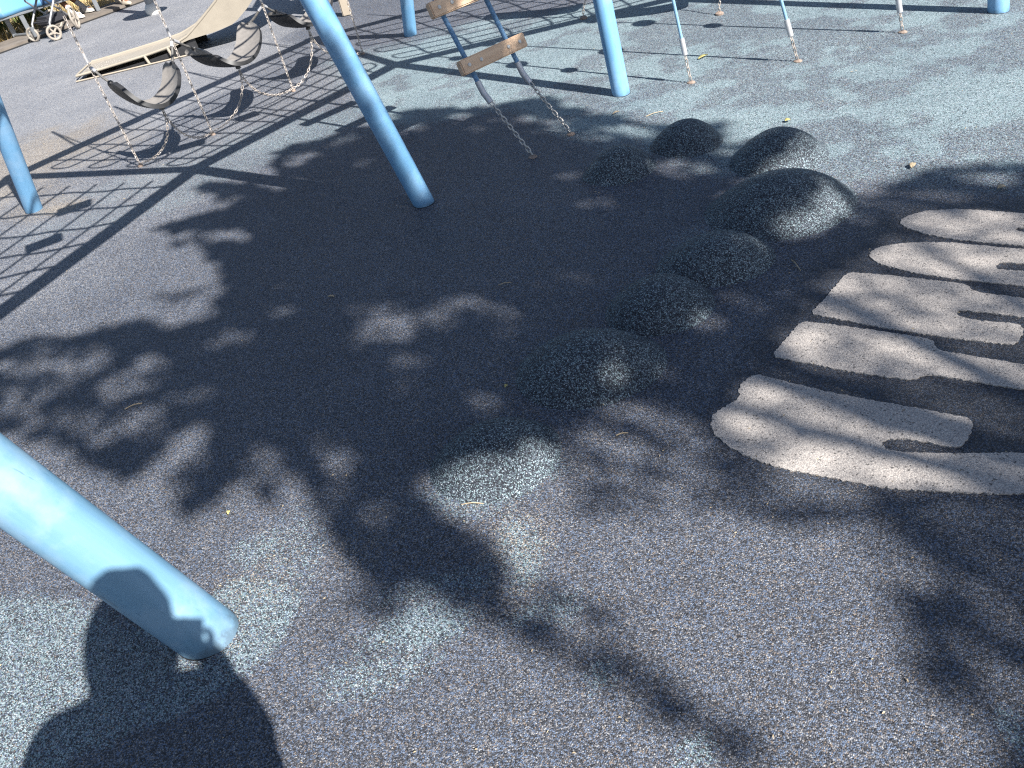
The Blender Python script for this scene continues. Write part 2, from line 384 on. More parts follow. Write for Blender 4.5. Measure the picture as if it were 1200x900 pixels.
# ------------------------------------------------------------------ ground
def ground():
    fine_x = np.arange(-4.2, 4.6, .03); fine_y = np.arange(.2, 8.8, .03)
    xs = np.concatenate([[-90, -40, -20, -12, -8, -6, -5], fine_x, [5, 6, 8, 12, 20, 40, 90]])
    ys = np.concatenate([[-90, -40, -20, -10, -5, -2, -.8, -.2], fine_y, np.arange(8.9, 14, .12), [15, 17, 20, 30, 50, 90]])
    X, Y = np.meshgrid(xs, ys); nx, ny = len(xs), len(ys)
    x, y = X.ravel(), Y.ravel()
    co = np.stack([x, y, np.zeros_like(x)], 1)
    idx = np.arange(nx * ny).reshape(ny, nx)
    q = np.stack([idx[:-1, :-1], idx[:-1, 1:], idx[1:, 1:], idx[1:, :-1]], -1).reshape(-1, 4)
    me = bpy.data.meshes.new('rubber_ground')
    me.vertices.add(len(co)); me.vertices.foreach_set('co', co.ravel())
    me.loops.add(q.size); me.loops.foreach_set('vertex_index', q.ravel().astype(np.int32))
    me.polygons.add(len(q)); me.polygons.foreach_set('loop_start', np.arange(0, q.size, 4, dtype=np.int32))
    me.update(calc_edges=True); me.validate()
    # teal granule areas
    A = polyfield(x, y, gpoly([(395, 62), (470, 52), (560, 24), (720, 2)]) + [(2.2, 9.0), (9, 9), (9, 3.0)] + gpoly([(1230, 215), (1080, 208), (1000, 222), (960, 225), (900, 200), (780, 185), (640, 140), (540, 128), (470, 140), (420, 130), (400, 105)]), .10, .22)
    worn = fbm(x * 1.15 + y * .35 + 3, y * 2.6 - x * .3, 5) * .7 + fbm(x * 7, y * 7, 3) * .3
    A = A * (1 - .55 * ss(.485, .535, worn))
    B = polyfield(x, y, gpoly([(-60, 690), (40, 690), (100, 702), (150, 735), (215, 720), (262, 672), (318, 668), (348, 715), (335, 758), (285, 792), (210, 840), (60, 890), (-60, 900)]), .03, .06) * (1 - .5 * ss(.5, .7, fbm(x * 4, y * 4)))
    B = ss(.25, .7, B); T = np.maximum(A * .92, B * .52)
    for (px, py, rx, ry, am) in [(612, 645, 34, 50, .55), (495, 735, 85, 26, .6), (440, 790, 70, 25, .35), (505, 690, 70, 22, .35), (640, 715, 60, 18, .35), (705, 790, 26, 22, .45), (350, 648, 45, 60, .2), (300, 640, 40, 20, .4), (815, 885, 30, 22, .55), (1195, 860, 20, 30, .6),
                                 (330, 160, 90, 25, .45), (230, 200, 110, 22, .35), (140, 250, 90, 14, .3), (690, 470, 60, 20, .25), (575, 575, 95, 28, .35), (900, 265, 120, 20, .25)]:
        c = G(px, py); a = (G(px + rx, py) - G(px - rx, py)).length / 2; b = (G(px, py + ry) - G(px, py - ry)).length / 2
        d = np.hypot((x - c.x) / a, (y - c.y) / b) + (fbm(x * 6 + px, y * 6) - .5) * 1.1
        T = np.maximum(T, am * (1 - ss(.45, 1.15, d)))
    # paler surfacing far left, tan dust
    Pp = polyfield(x, y, gpoly([(-20, 52), (168, -2)]) + [(-1.5, 14), (-1.2, 9.2)] + gpoly([(330, 60), (240, 125), (120, 190), (-40, 262)]) + [(-9, 5.0), (-9, 9)], .16, .25)
    Pp = Pp * (.8 + .3 * fbm(x * 2, y * 2))
    dl = polyfield(x, y, gpoly([(0, 400), (190, 235), (330, 140), (440, 85), (420, 60), (300, 110), (110, 185), (0, 230), (-60, 300)]), .2, .2)
    Pp = np.maximum(Pp, dl * .45)
    dl2 = polyfield(x, y, gpoly([(-60, 480), (240, 230), (330, 160), (420, 110), (300, 30), (0, 120)]), .3, .3)
    Pp = np.maximum(Pp, dl2 * .28)
    D = np.zeros_like(x)
    for (px, py, rx, ry, am) in [(25, 195, 90, 40, .7), (62, 246, 34, 9, .75), (255, 752, 60, 20, .18), (70, 165, 60, 20, .3), (40, 245, 40, 14, .4), (1095, 255, 100, 15, .12), (610, 640, 40, 55, .22), (600, 700, 60, 30, .12), (300, 690, 60, 40, .12), (430, 640, 40, 30, .1)]:
        c = G(px, py); a = (G(px + rx, py) - G(px - rx, py)).length / 2; b = (G(px, py + ry) - G(px, py - ry)).length / 2
        d = np.hypot((x - c.x) / a, (y - c.y) / b) + (fbm(x * 5 + px, y * 5) - .5) * .9
        D = np.maximum(D, am * (1 - ss(.3, 1.2, d)))
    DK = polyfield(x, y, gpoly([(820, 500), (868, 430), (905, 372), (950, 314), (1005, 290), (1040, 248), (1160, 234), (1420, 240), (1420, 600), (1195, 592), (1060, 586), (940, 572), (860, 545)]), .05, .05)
    at = me.attributes.new('letter_dark', 'FLOAT', 'POINT'); at.data.foreach_set('value', DK.astype(np.float32))
    ca = me.color_attributes.new('mask', 'FLOAT_COLOR', 'POINT')
    ca.data.foreach_set('color', np.stack([T, Pp, D, np.ones_like(x)], 1).astype(np.float32).ravel())
    me.materials.append(M['rubber'])
    o = bpy.data.objects.new('rubber_ground', me); COL.objects.link(o)
    return tag(o, 'speckled navy and teal poured rubber play surface', None, None, 'structure')
ground()

# path strip and dry ground beyond the play surface, along the kerb line
ka, kb = G(0, 63), G(168, 2); kd = (kb - ka).normalized(); kn = Vector((-kd.y, kd.x, 0))   # kn points away from the playground
def kpt(s, t, z): return ka + kd * s + kn * t + Vector((0, 0, z))
mb = MB()
S0, S1 = -40, 40
def strip(mb, t0, t1, z0, z1):
    n = 40; vs = []; fs = []
    for i in range(n + 1):
        s = S0 + (S1 - S0) * i / n
        vs += [kpt(s, t0, z0), kpt(s, t0, z1), kpt(s, t1, z1), kpt(s, t1, z0)]
    for i in range(n):
        a, b = i * 4, i * 4 + 4
        for k in range(3): fs.append((a + k, a + k + 1, b + k + 1, b + k))
    mb.add(vs, fs)
strip(mb, .05, .62, -.02, .035); path = mb.build('path', M['concrete']); tag(path, 'brown grey path strip along the edge of the rubber', None, None, 'structure')
mb = MB(); strip(mb, -.03, .048, -.02, .006); o = mb.build('path_edging', M['gap']); tag(o, 'dark edging between rubber and path', None, None, 'structure')
mb = MB(); vs = []; fs = []
for i in range(41):
    for j, t in enumerate((.64, .9, 1.6, 3, 6, 15, 45, 120)):
        vs.append(kpt(-120 + 6 * i, t, .02 + .03 * math.sin(i * 1.7 + j)if 1 < j < 7 else .02))
for i in range(40):
    for j in range(7): a = i * 8 + j; fs.append((a, a + 1, a + 9, a + 8))
mb.add(vs, fs); o = mb.build('dry_ground', M['soil']); tag(o, 'straw coloured dry ground beyond the path', None, None, 'structure')
mb = MB()
for k in range(9000):
    s = random.uniform(-1.2, 5.0); t = .68 + random.random() ** 1.3 * 3.0
    b = kpt(s, t, .0); hgt = random.uniform(.05, .2); a = random.uniform(0, 6.28); w = random.uniform(.003, .007)
    u = Vector((math.cos(a), math.sin(a), 0)); lean = Vector((random.uniform(-.1, .1), random.uniform(-.1, .1), hgt))
    mb.add([b - u * w, b + u * w, b + lean * .6 + u * w * .7, b + lean], [(0, 1, 2), (0, 2, 3)])
o = mb.build('dry_grass', M['straw'], smooth=False); tag(o, 'dry straw grass behind the bench', None, None, 'stuff')
mb = MB()
for k in range(1500):
    cs = random.choice([(.1, 1.1), (.5, 1.25), (1.05, 1.2), (-.3, 1.3)]); s = cs[0] + random.gauss(0, .12); t = cs[1] + random.gauss(0, .1)
    b = kpt(s, t, 0); hgt = random.uniform(.06, .3); a = random.uniform(0, 6.28); w = random.uniform(.006, .014)
    u = Vector((math.cos(a), math.sin(a), 0)); lean = Vector((random.uniform(-.1, .1), random.uniform(-.1, .1), hgt))
    mb.add([b + lean * .4 - u * w, b + lean * .4 + u * w, b + lean + u * w * .7, b + lean], [(0, 1, 2), (0, 2, 3)])
o = mb.build('weeds', M['weed'], smooth=False); tag(o, 'low green weeds among dry grass behind the bench', None, None, 'stuff')

# ------------------------------------------------------------------ climbing frame
A1, A2 = Vector((-.572, 3.56, 1.68)), Vector((-2.06, 4.32, 1.68))
B1, B2 = Vector((.878, 4.72, 1.84)), Vector((.122, 6.22, 1.84))
D1 = Vector((-1.599, 1.531, 1.68)); D2 = Vector((-3.25, 1.25, 1.68))
C1b = G(1170, 13); C1 = Vector((3.05, 4.70, 1.84)); C2 = Vector((2.95, 6.45, 1.84))
fl = thing('rope_climber', 'large sky blue tubular climbing frame with leaning legs and overhead net', 'climbing frame', (0, 4.2, 0))
def leg(base, top, r, mat, lab=None):
    """pole with its own axis as local z so that the paint streaks run along it"""
    base = Vector(base); top = Vector(top); d = (top - base); L = d.length
    b0 = base - d.normalized() * .06
    m = MB(); n = 40
    m.lathe([(r, 0), (r, L * .3), (r, L * .65), (r, L + .06)], n)
    me_o = m.build('leg', mat)
    q = d.to_track_quat('Z', 'Y')
    me_o.rotation_mode = 'QUATERNION'; me_o.rotation_quaternion = q
    me_o.location = b0 - fl.location; me_o.parent = fl
    if lab: me_o['label'] = lab
    cm = MB(); cm.lathe([(r + .001, -.004), (r + .003, .001), (r + .002, .002), (r, .002)], 36, Matrix.Translation(base)); cm.build('rubber_collar', M['gap'], fl)
    return me_o
LR = .053
leg(G(497, 238), A1, LR, M['blue'], 'sky blue pole standing in tree shade')
leg(G(40, 246), A2, LR * .98, M['blue'])
leg(G(728, 110), B1, LR * .98, M['blue'])
leg(G(481, 41), B2, LR * 1.03, M['blue'])
leg(C1b, C1, LR * 1.02, M['blue'])
leg(G(243, 742), D1, .0775, M['blue_pale'], 'thick pale blue pole crossed by the shadow of a head')
leg((-3.9, .95, 0), D2, .0775, M['blue_pale'])
leg((3.0, 7.4, 0), C2, LR, M['blue'])
def rail(a, b, r=.052):
    m = MB(); m.tube([Vector(a), Vector(b)], r, 16); return m.build('rail', M['blue'], fl)
for a, b in ((D1, A1), (A1, B1), (B1, C1), (D2, A2), (A2, B2), (B2, C2)): rail(a, b)
def cross(a, b):
    m = MB(); m.tube([Vector(a), Vector(b)], .045, 16); return m.build('crossbar', M['blue'], fl)
for a, b in ((A1, A2), (B1, B2), (C1, C2), (D1, D2)): cross(a, b)
for p in (A1, A2, B1, B2, C1, C2, D1, D2):
    m = MB(); m.sphere(p, .068, 16, 10); m.build('joint', M['blue'], fl)

def net(a1, a2, b1, b2, nl, nc, sag, r=.0085, loops=True):
    """rope net slung between the inner rail a1-b1 and outer rail a2-b2"""
    def pt(u, v):
        p = (a1.lerp(a2, v)).lerp(b1.lerp(b2, v), u); k = math.sin(math.pi * u) ** .6 * math.sin(math.pi * v) ** .7
        return p - Vector((0, 0, sag * k))
    m = MB()
    for i in range(1, nl + 1):
        v = i / (nl + 1); u0, u1 = .06, .94
        m.tube([pt(u0 + (u1 - u0) * k / 12, v) for k in range(13)], r, 6)
    if loops:
        for i in range(1, nl, 2):
            for u in (.06, .94):
                p, q = pt(u, i / (nl + 1)), pt(u, (i + 1) / (nl + 1)); out = (pt(u, .5) - pt(.5, .5)).normalized() * .05
                m.tube(bez(p, p + out, q + out, q, 8), r, 6)
    for j in range(1, nc + 1):
        u = j / (nc + 1)
        m.tube([pt(u + .004 * math.sin(k * 1.9 + j), k / 12) for k in range(13)], r * 1.1, 6)
    o = m.build('rope_net', M['rope_dark'], fl); return o
net(A1, A2, B1, B2, 8, 9, .10, .010)
net(D1, D2, A1, A2, 6, 9, .06, .010, False)
net(B1, B2, C1, C2, 8, 6, .2, .010)
# boards laid in the net near the inner rail (they throw the dark blocks)
def plank(c, d, w, l):
    n = Vector((-d.y, d.x, 0)); R3 = Matrix((d, n, Vector((0, 0, 1)))).transposed()
    m = MB(); m.box(c, (l, w, .03), R3, .004); return m.build('plank', M['wood'], fl)
def at_shadow(px, py, z):                     # point at height z that throws its shadow on a surveyed ground spot
    g = G(px, py); return Vector((g.x - SH.x * z, g.y - SH.y * z, z))
for (p, q) in (((30, 293), (73, 277)), ((67, 250), (107, 237)), ((200, 177), (240, 165)), ((277, 141), (302, 132))):
    a, b = at_shadow(*p, 1.58), at_shadow(*q, 1.58); d = (b - a); L = d.length; d.normalize()
    plank((a + b) / 2, d, .12, L)

# ------------------------------------------------------------------ belt swings between chains
P = [G(165, 195), G(250, 158), G(344, 107), Vector((-.56, 6.80, 0))]
K = [.655, .64, .615, .61]
def pz(p, z): return Vector((p.x, p.y, z))
outer_d = (B2 - A2).normalized()
chain_labels = ['pale steel chain left of the first belt swing, nearest the left blue pole', 'pale steel chain between the first and second belt swings',
                'pale steel chain between second and third belt swings', 'pale steel chain to the right of the third belt swing, behind blue pole']
for i, p in enumerate(P):
    c = thing('swing_chain', chain_labels[i], 'chain', p, 'chains that hold the belt swings')
    top = pz(p, 1.66 + .05 * i)
    # outrigger from the rail carries each chain (part of the frame)
    s = (p - A2).dot(outer_d); rp = A2 + outer_d * s
    m = MB(); m.tube([rp, pz(p, rp.z)], .010, 8); m.build('bracket', M['blue'], fl)
    m = MB(); m.chain([pz(p, rp.z - .02), pz(p, .02)], .029, .0072, .0026); m.build('links', M['rusty_chain'], c)
    m = MB(); m.lathe([(.018, 0), (.018, .008), (.012, .014), (.004, .016)], 12, Matrix.Translation(pz(p, 0))); m.build('ground_anchor', M['rust'], c)
    m = MB(); m.tube([pz(p, K[i] + .02), pz(p, K[i] + .08)], .0085, 8); m.build('sleeve', M['sleeve'], c)

def belt(L, Rr, B, width, parent):
    """slung belt seat: rounded ends, grey top, black underside"""
    L, Rr, B = Vector(L), Vector(Rr), Vector(B)
    # quadratic through the three points
    d = (Rr - L).normalized(); side = Vector((d.y, -d.x, 0)).normalized()
    N = 28; top = []
    e0, e1 = math.radians(32), math.radians(162)
    for i in range(N + 1):
        t = i / N; th = e0 + (e1 - e0) * t
        s = (math.cos(e0) - math.cos(th)) / (math.cos(e0) - math.cos(e1))
        dip = (math.sin(th) - (math.sin(e0) * (1 - s) + math.sin(e1) * s)) / .585
        ch = L.lerp(Rr, s); low = B - (L + Rr) / 2
        q = ch + low * dip
        e = min(t, 1 - t); w = width * (.42 + .58 * math.sqrt(max(0, 1 - (1 - min(1, e / .13)) ** 2))) / 2
        top.append((q, w, s))
    vs = []; fs = []; K5 = 6
    for layer in (0, 1):
        for i, (q, w, s) in enumerate(top):
            p0 = top[max(i - 1, 0)][0]; p1 = top[min(i + 1, N)][0]; t = (p1 - p0).normalized(); n = side.cross(t).normalized()
            if n.z < 0: n = -n
            for k in range(K5):
                f = (k / (K5 - 1) * 2 - 1)
                v = q + side * w * f + n * (.008 if layer == 0 else -.010) + n * (.016 * abs(f) ** 2 if layer == 0 else .008 * abs(f) ** 2)
                vs.append(v)
    o2 = (N + 1) * K5
    for i in range(N):
        for k in range(K5 - 1):
            a = i * K5 + k; fs.append((a, a + 1, a + K5 + 1, a + K5))
    upper = MB(); upper.add(vs[:o2], list(fs))
    # rim strip belongs to the upper
    lower = MB(); lf = [tuple(reversed(f)) for f in fs]; lower.add(vs[o2:], lf)
    rim = [i * K5 for i in range(N + 1)] + [N * K5 + k for k in range(1, K5)] + [i * K5 + K5 - 1 for i in range(N - 1, -1, -1)] + [k for k in range(K5 - 2, 0, -1)]
    n = len(rim); rv = [vs[r] for r in rim] + [vs[r + o2] for r in rim]
    lower.add(rv, [(j, (j + 1) % n, (j + 1) % n + n, j + n) for j in range(n)])
    o = upper.build('seat', M['beltgrey'], parent); b = lower.build('seat_underside', M['beltblack'], parent)
    return min((q for q, w, e in top), key=lambda q: q.z)

seats = [((-1.985, 5.225, .55), (-1.655, 5.475, .525), (-1.785, 5.20, .365)),
         ((-1.56, 5.755, .53), (-1.24, 6.19, .52), (-1.34, 5.735, .375)),
         ((-1.05, 6.32, .535), (-.72, 6.72, .52), (-.88, 6.36, .39))]
seat_labels = ['slack grey belt swing seat nearest the left blue pole, front of the row', 'slack grey belt swing seat in the middle of the row, in front of slide',
               'grey belt swing seat partly hidden behind the shaded blue pole']
mids = []
for i, (L, Rr, B) in enumerate(seats):
    t = thing('belt_swing', seat_labels[i], 'swing', (B[0], B[1], 0), 'belt swings in a row')
    low_pt = belt(L, Rr, B, .235, t)
    for end, kk in ((L, i), (Rr, i + 1)):
        e = Vector(end); k = pz(P[kk], K[kk]); m = MB()
        m.tube([k, k.lerp(e, .6) - Vector((0, 0, .006)), e], .0085, 8); m.build('strap', M['cable'], t)
        m = MB(); m.tube([k.lerp(e, .08), k.lerp(e, .30)], .0105, 8); m.build('strap_sleeve', M['sleeve'], t)
        m = MB(); m.sphere(e, .019, 10, 6, (1, 1, .8)); m.build('strap_end', M['beltblack'], t)
    q = Vector(B); mid = low_pt.copy()
    mid = mid - Vector((0, 0, .010)); mids.append(mid)
    m = MB(); m.lathe([(.018, 0), (.018, .012), (.008, .02)], 12, Matrix.Translation(mid - Vector((0, 0, .022)))); m.build('chain_plate', M['cable'], t)
    for kk, slack in ((i, .20), (i + 1, .12)):
        g = pz(P[kk], .022); h = (mid - g); h.z = 0
        m = MB(); m.chain(bez(mid - Vector((0, 0, .02)), mid - Vector((0, 0, .20)), g + h * .55 - Vector((0, 0, .0)), g, 20), .029, .0072, .0026)
        o = m.build('tether_chain', M['rusty_chain'], t)

# belts of the neighbouring bay (only their tethers and shadows reach the picture)
for i, (sa, sb, anchor, lab) in enumerate((((568, 20), (677, 7), (684, 22), 'pale tether chain rising from the ground just left of the far blue pole'),
                                           ((692, 20), (799, 1), (843, 17), 'rusty tether chain rising from the ground right of the thin blue ropes'))):
    z = .62
    L = at_shadow(*sa, z); Rr = at_shadow(*sb, z); B = (L + Rr) / 2 + Vector((.06, -.06, -.14))
    t = thing('belt_swing', lab, 'swing', (B.x, B.y, 0), 'belt swings of the far bay')
    B = belt(L, Rr, B, .2, t)
    g = G(*anchor); m = MB(); m.chain(bez(B - Vector((0, 0, .02)), B - Vector((0, 0, .22)), pz(g, .15), pz(g, .015), 16), .029, .0072, .0026); m.build('tether_chain', M['rusty_chain'], t)
    m = MB(); m.lathe([(.03, 0), (.03, .01), (.015, .02)], 12, Matrix.Translation(g)); m.build('ground_anchor', M['rust'], t)
    for e in (L, Rr):
        m = MB(); m.tube([e, e + Vector((0, 0, .55)) + (e - B) * .4, Vector((e.x, e.y, 1.8)) + (e - B) * .5], .009, 8); m.build('strap', M['cable'], t)

# ------------------------------------------------------------------ rope ladder
GL, GR = G(624.5, 184), G(669, 157.5)
SL, SR_ = Vector((.208, 4.05, .33)), Vector((.443, 4.21, .33))
v = Vector((-.298, .25, 1.0))
lad = thing('rope_ladder', 'hanging blue rope ladder with wooden rungs chained to the ground', 'rope ladder', ((GL + GR) / 2))
for S_, g in ((SL, GL), (SR_, GR)):
    top = S_ + v * 1.42
    m = MB(); m.tube([S_ + v * .02, S_ + v * .7, top], .0125, 10); m.build('rope', M['rope'], lad)
    dn = (g - S_).normalized(); a = S_ + v * .06; b = S_ + dn * .06
    m = MB(); m.tube([a, S_, b], .0165, 10); m.build('sleeve', M['sleeve'], lad)
    m = MB(); m.chain([b, pz(g, .012)], .032, .0090, .0034); m.build('chain', M['steel'], lad)
    m = MB(); m.lathe([(.024, 0), (.024, .004), (.014, .009), (.004, .011)], 14, Matrix.Translation(g)); m.build('ground_anchor', M['rust'], lad)
for k, z in enumerate((.47, .745, 1.02, 1.295)):
    a = SL + v * (z - .33); b = SR_ + v * (z - .33); c = (a + b) / 2; d = (b - a); d.normalize()
    d = (d * .42 + Vector((.60, .62, -.045 if k == 0 else 0)) * .0).normalized()
    nrm = d.cross(v).normalized()
    if nrm.y > 0: nrm = -nrm
    if d.cross(nrm).z < 0: d = -d
    upv = d.cross(nrm).normalized()
    R3 = Matrix((d, nrm, upv)).transposed()
    m = MB(); m.box(Vector((0, 0, 0)), (.445, .042, .074), None, .006)
    o = m.build('rung', M['wood']); o.parent = lad; o.location = c + nrm * .030 - lad.location; o.rotation_mode = 'QUATERNION'; o.rotation_quaternion = R3.to_quaternion()
    for x in (-.175, -.095, .095, .175):
        m = MB(); m.lathe([(.0095, 0), (.0095, .004), (.005, .007)], 10, Matrix.Translation((x, .021, 0)) @ Matrix.Rotation(-math.pi / 2, 4, 'X'))
        bo = m.build('bolt', M['white']); bo.parent = o

# ------------------------------------------------------------------ single climbing ropes with discs
rope_lab = ['thin pale blue climbing rope nearest the far blue pole, left of three', 'thin pale blue climbing rope, middle of the three', 'climbing rope standing nearest the blue pole at the right edge']
for i, (gp, tx, zs, sz) in enumerate((((810, 97), (1.172, 4.71), 0.37, ((.74, .045), (1.12, .07), (1.62, .05))), ((935, 72), (1.575, 4.71), .30, ((.96, .075), (1.80, .055))), ((1058, 38), (2.33, 4.71), .17, ((.95, .05), (1.38, .075), (1.74, .05))))):
    g = G(*gp); top = Vector((*tx, 1.84)); d = (top - g)
    t = thing('climbing_rope', rope_lab[i], 'rope', g, 'ropes hung from the far rail')
    at = lambda z: g + d * (z / 1.84)
    zsl = (.215, .20, .17)[i]
    m = MB(); m.tube([at(zsl), at(1.0), top], .0092, 10); m.build('rope', M['rope_pale'], t)
    m = MB(); m.tube([at(zsl - .06), at(zsl + .03)], .0155, 10); m.build('sleeve', M['sleeve'], t)
    m = MB(); m.chain([at(zsl - .06), at(.012)], .030, .0080, .0030); m.build('chain', M['rusty_chain'], t)
    m = MB(); m.lathe([(.024, 0), (.024, .004), (.014, .009), (.004, .011)], 12, Matrix.Translation(g)); m.build('ground_anchor', M['rust'], t)
    for z, r in sz:
        m = MB(); m.lathe([(r * .4, -.03), (r * .95, -.02), (r, 0), (r * .95, .02), (r * .4, .03)], 18, Matrix.Translation(at(z))); m.build('disc', M['beltblack'], t)

# ------------------------------------------------------------------ slide
sld = thing('slide', 'beige plastic slide chute running down to the rubber behind the belt swings', 'slide', (-2.6, 8.55, 0))
prof_x = [(-3.44, .055), (-3.2, .064), (-2.7, .092), (-2.45, .118), (-2.27, .172), (-2.07, .29), (-1.88, .41), (-1.5, .72), (-1.1, 1.06), (-.85, 1.24), (-.6, 1.27)]
low_x = [(-3.44, .042), (-3.2, .054), (-2.7, .081), (-2.45, .104), (-2.27, .135), (-2.0, .15), (-1.8, .18), (-1.6, .30), (-1.25, .62), (-.95, .92), (-.6, 1.0)]
def interp(tab, x):
    return float(np.interp(x, [a for a, b in tab], [b for a, b in tab]))
xs = [-3.44 + 2.84 * i / 44 for i in range(45)]
y0, y1 = 8.32, 8.86
def sheet(rows):
    m = len(rows[0]); return [p for r in rows for p in r], [(i * m + k, i * m + k + 1, (i + 1) * m + k + 1, (i + 1) * m + k) for i in range(len(rows) - 1) for k in range(m - 1)]
m = MB(); rows = []
for x in xs:
    zr = interp(prof_x, x); zl = interp(low_x, x); zb = min(zr - .03, zl + (zr - zl) * .45)
    rows.append([Vector((x, y0 + .005, zl)), Vector((x, y0 + .005, zr)), Vector((x, y0 + .035, zr)), Vector((x, y0 + .07, zb + .01)), Vector((x, y0 + .13, zb)), Vector((x, (y0 + y1) / 2, zb - .006)),
                 Vector((x, y1 - .13, zb)), Vector((x, y1 - .07, zb + .01)), Vector((x, y1 - .035, zr)), Vector((x, y1 - .005, zr)), Vector((x, y1 - .005, zl)), Vector((x, y0 + .005, zl))])
m.add(*sheet(rows)); m.build('chute', M['slide'], sld)
m = MB(); rows = []
for x in [q for q in xs if -3.4 < q < -2.2]:
    zr = interp(prof_x, x); zl = interp(low_x, x); zb = min(zr - .03, zl + (zr - zl) * .45) + .006
    rows.append([Vector((x, y0 + .09, zb + .004)), Vector((x, (y0 + y1) / 2, zb - .004)), Vector((x, y1 - .09, zb + .004))])
m.add(*sheet(rows)); m.build('worn_bed', M['slide_worn'], sld)
for y in (y0 + .01, y1 - .01):
    m = MB(); m.tube([Vector((x, y, interp(prof_x, x))) for x in xs], .012, 10); m.build('rim', M['slide'], sld)
m = MB(); m.tube([Vector((-3.44, y0 + .01, .05)), Vector((-3.47, y0 + .1, .045)), Vector((-3.47, y1 - .1, .045)), Vector((-3.44, y1 - .01, .05))], .010, 10); m.build('rim', M['slide'], sld)
for y in (y0 - .01, y1 - .02):
    m = MB(); m.tube([Vector((-3.46, y, .012)), Vector((-2.2, y, .009))], .007, 8); m.build('base_rail', M['beige_post'], sld)
m = MB(); m.add(*sheet([[Vector((x, y0 + .03, .0)), Vector((x, y0 + .03, min(interp(low_x, x), interp(prof_x, x) - .05))), Vector((x, y1 - .03, min(interp(low_x, x), interp(prof_x, x) - .05))), Vector((x, y1 - .03, 0))] for x in [-3.42 + i * .1 for i in range(13)]])); m.build('underside_shade', M['beltblack'], sld)  # black panel added for the dark shade in the gap under the chute
for x in (-2.72, -2.48):
    m = MB(); m.tube([Vector((x, y0 - .005, .012)), Vector((x - .02, y0 + .005, interp(prof_x, x)))], .014, 8); m.build('support', M['slide'], sld)
m = MB(); m.box((-2.46, y0 + .16, interp(prof_x, -2.46) - .012), (.16, .035, .004), Matrix.Rotation(-.25, 3, 'Y')); m.build('sticker', M['yellow'], sld)
for (x, y) in ((-.735, 8.43), (-.735, 9.6), (.3, 8.43), (.3, 9.6)):
    m = MB(); m.box((x, y, 1.1), (.085, .085, 2.2), None, .01); m.build('post', M['beige_post'], sld)
m = MB(); m.box((-.21, 9.0, 1.02), (1.05, 1.2, .06), None, .008); m.build('platform', M['slide'], sld)
m = MB(); m.box((-.72, 8.90, 1.5), (.03, .9, .7), None, .008); m.build('side_panel', M['slide'], sld)
m = MB(); m.tube([Vector((-.9, 8.43, .0)), Vector((-.9, 8.45, 1.2))], .02, 10); m.build('handrail', M['grey_alu'], sld)

# ------------------------------------------------------------------ spinner post with white foot
sp = G(181, 16)
t = thing('spinner', 'grey standing spinner post with a white round foot', 'spinner', sp)
m = MB(); m.lathe([(.085, 0), (.095, .03), (.09, .08), (.06, .12), (.045, .13)], 20, Matrix.Translation(sp)); m.build('foot', M['white'], t)
m = MB(); m.tube([sp + Vector((0, 0, .11)), sp + Vector((0, 0, 1.5))], .055, 16); m.build('post', M['grey_alu'], t)
dc = at_shadow(171, 16, .55)
m = MB(); m.lathe([(.27, 0), (.29, .015), (.29, .03), (.26, .045)], 24, Matrix.Translation(dc)); m.build('seat', M['beltblack'], t)
m = MB(); m.tube([sp + Vector((0, 0, .58)), dc + Vector((0, 0, .01))], .02, 10); m.build('arm', M['grey_alu'], t)

# ------------------------------------------------------------------ mounds
def mound(c, rx, ry, hgt, lab, ang=0.0):
    t = MB(); n, k = 56, 18; vs = []; fs = []
    for i in range(k + 1):
        r = i / k
        z = hgt * 1.06 * max(0, (1 - r ** 2.1)) ** 1.08 - .004
        for j in range(n):
            a = 2 * math.pi * j / n; wob = 1 + .035 * math.sin(2 * a + c[0] * 9) + .02 * math.sin(3 * a + c[1] * 7)
            rr = max(r, .001) * (wob if r > .5 else 1 + (wob - 1) * r * 2)
            x, y = rx * rr * math.cos(a), ry * rr * math.sin(a)
            vs.append(Vector((c[0] + x * math.cos(ang) - y * math.sin(ang), c[1] + x * math.sin(ang) + y * math.cos(ang), z)))
    for i in range(k):
        for j in range(n): fs.append((i * n + j, i * n + (j + 1) % n, (i + 1) * n + (j + 1) % n, (i + 1) * n + j))
    fs.append(tuple(range(n))[::-1]); 
    t.add(vs, fs); o = t.build('rubber_mound', M['rubber_mound'])
    for vtx in o.data.vertices: pass
    return tag(o, lab, 'mound', 'line of rubber mounds')
ml = ['low rubber mound at the near end of the row, its front lit teal', 'low rubber mound second from near end, with one sunlit patch on its face', 'dark rubber mound third from the near end, small sunlit spot at its right',
      'dark rubber mound fourth from the near end, left of the sand coloured letters', 'largest rubber mound, widest dome of the row, dappled with sun', 'rubber mound half in full sun, just behind the largest mound',
      'small shaded rubber mound farthest from the camera', 'small dark rubber mound at the left end, nearest the rope ladder chains']
ms = [((-.10, 1.70), .215, .17, .115), ((.265, 2.03), .255, .215, .115), ((.585, 2.285), .21, .18, .105), ((.87, 2.49), .225, .19, .105), ((1.245, 2.77), .325, .25, .142),
      ((1.43, 3.22), .225, .21, .125), ((1.125, 3.60), .185, .165, .115), ((.75, 3.475), .185, .16, .115)]
for k, (c, rx, ry, hg) in enumerate(ms): mound(c, rx, ry, hg, ml[k])

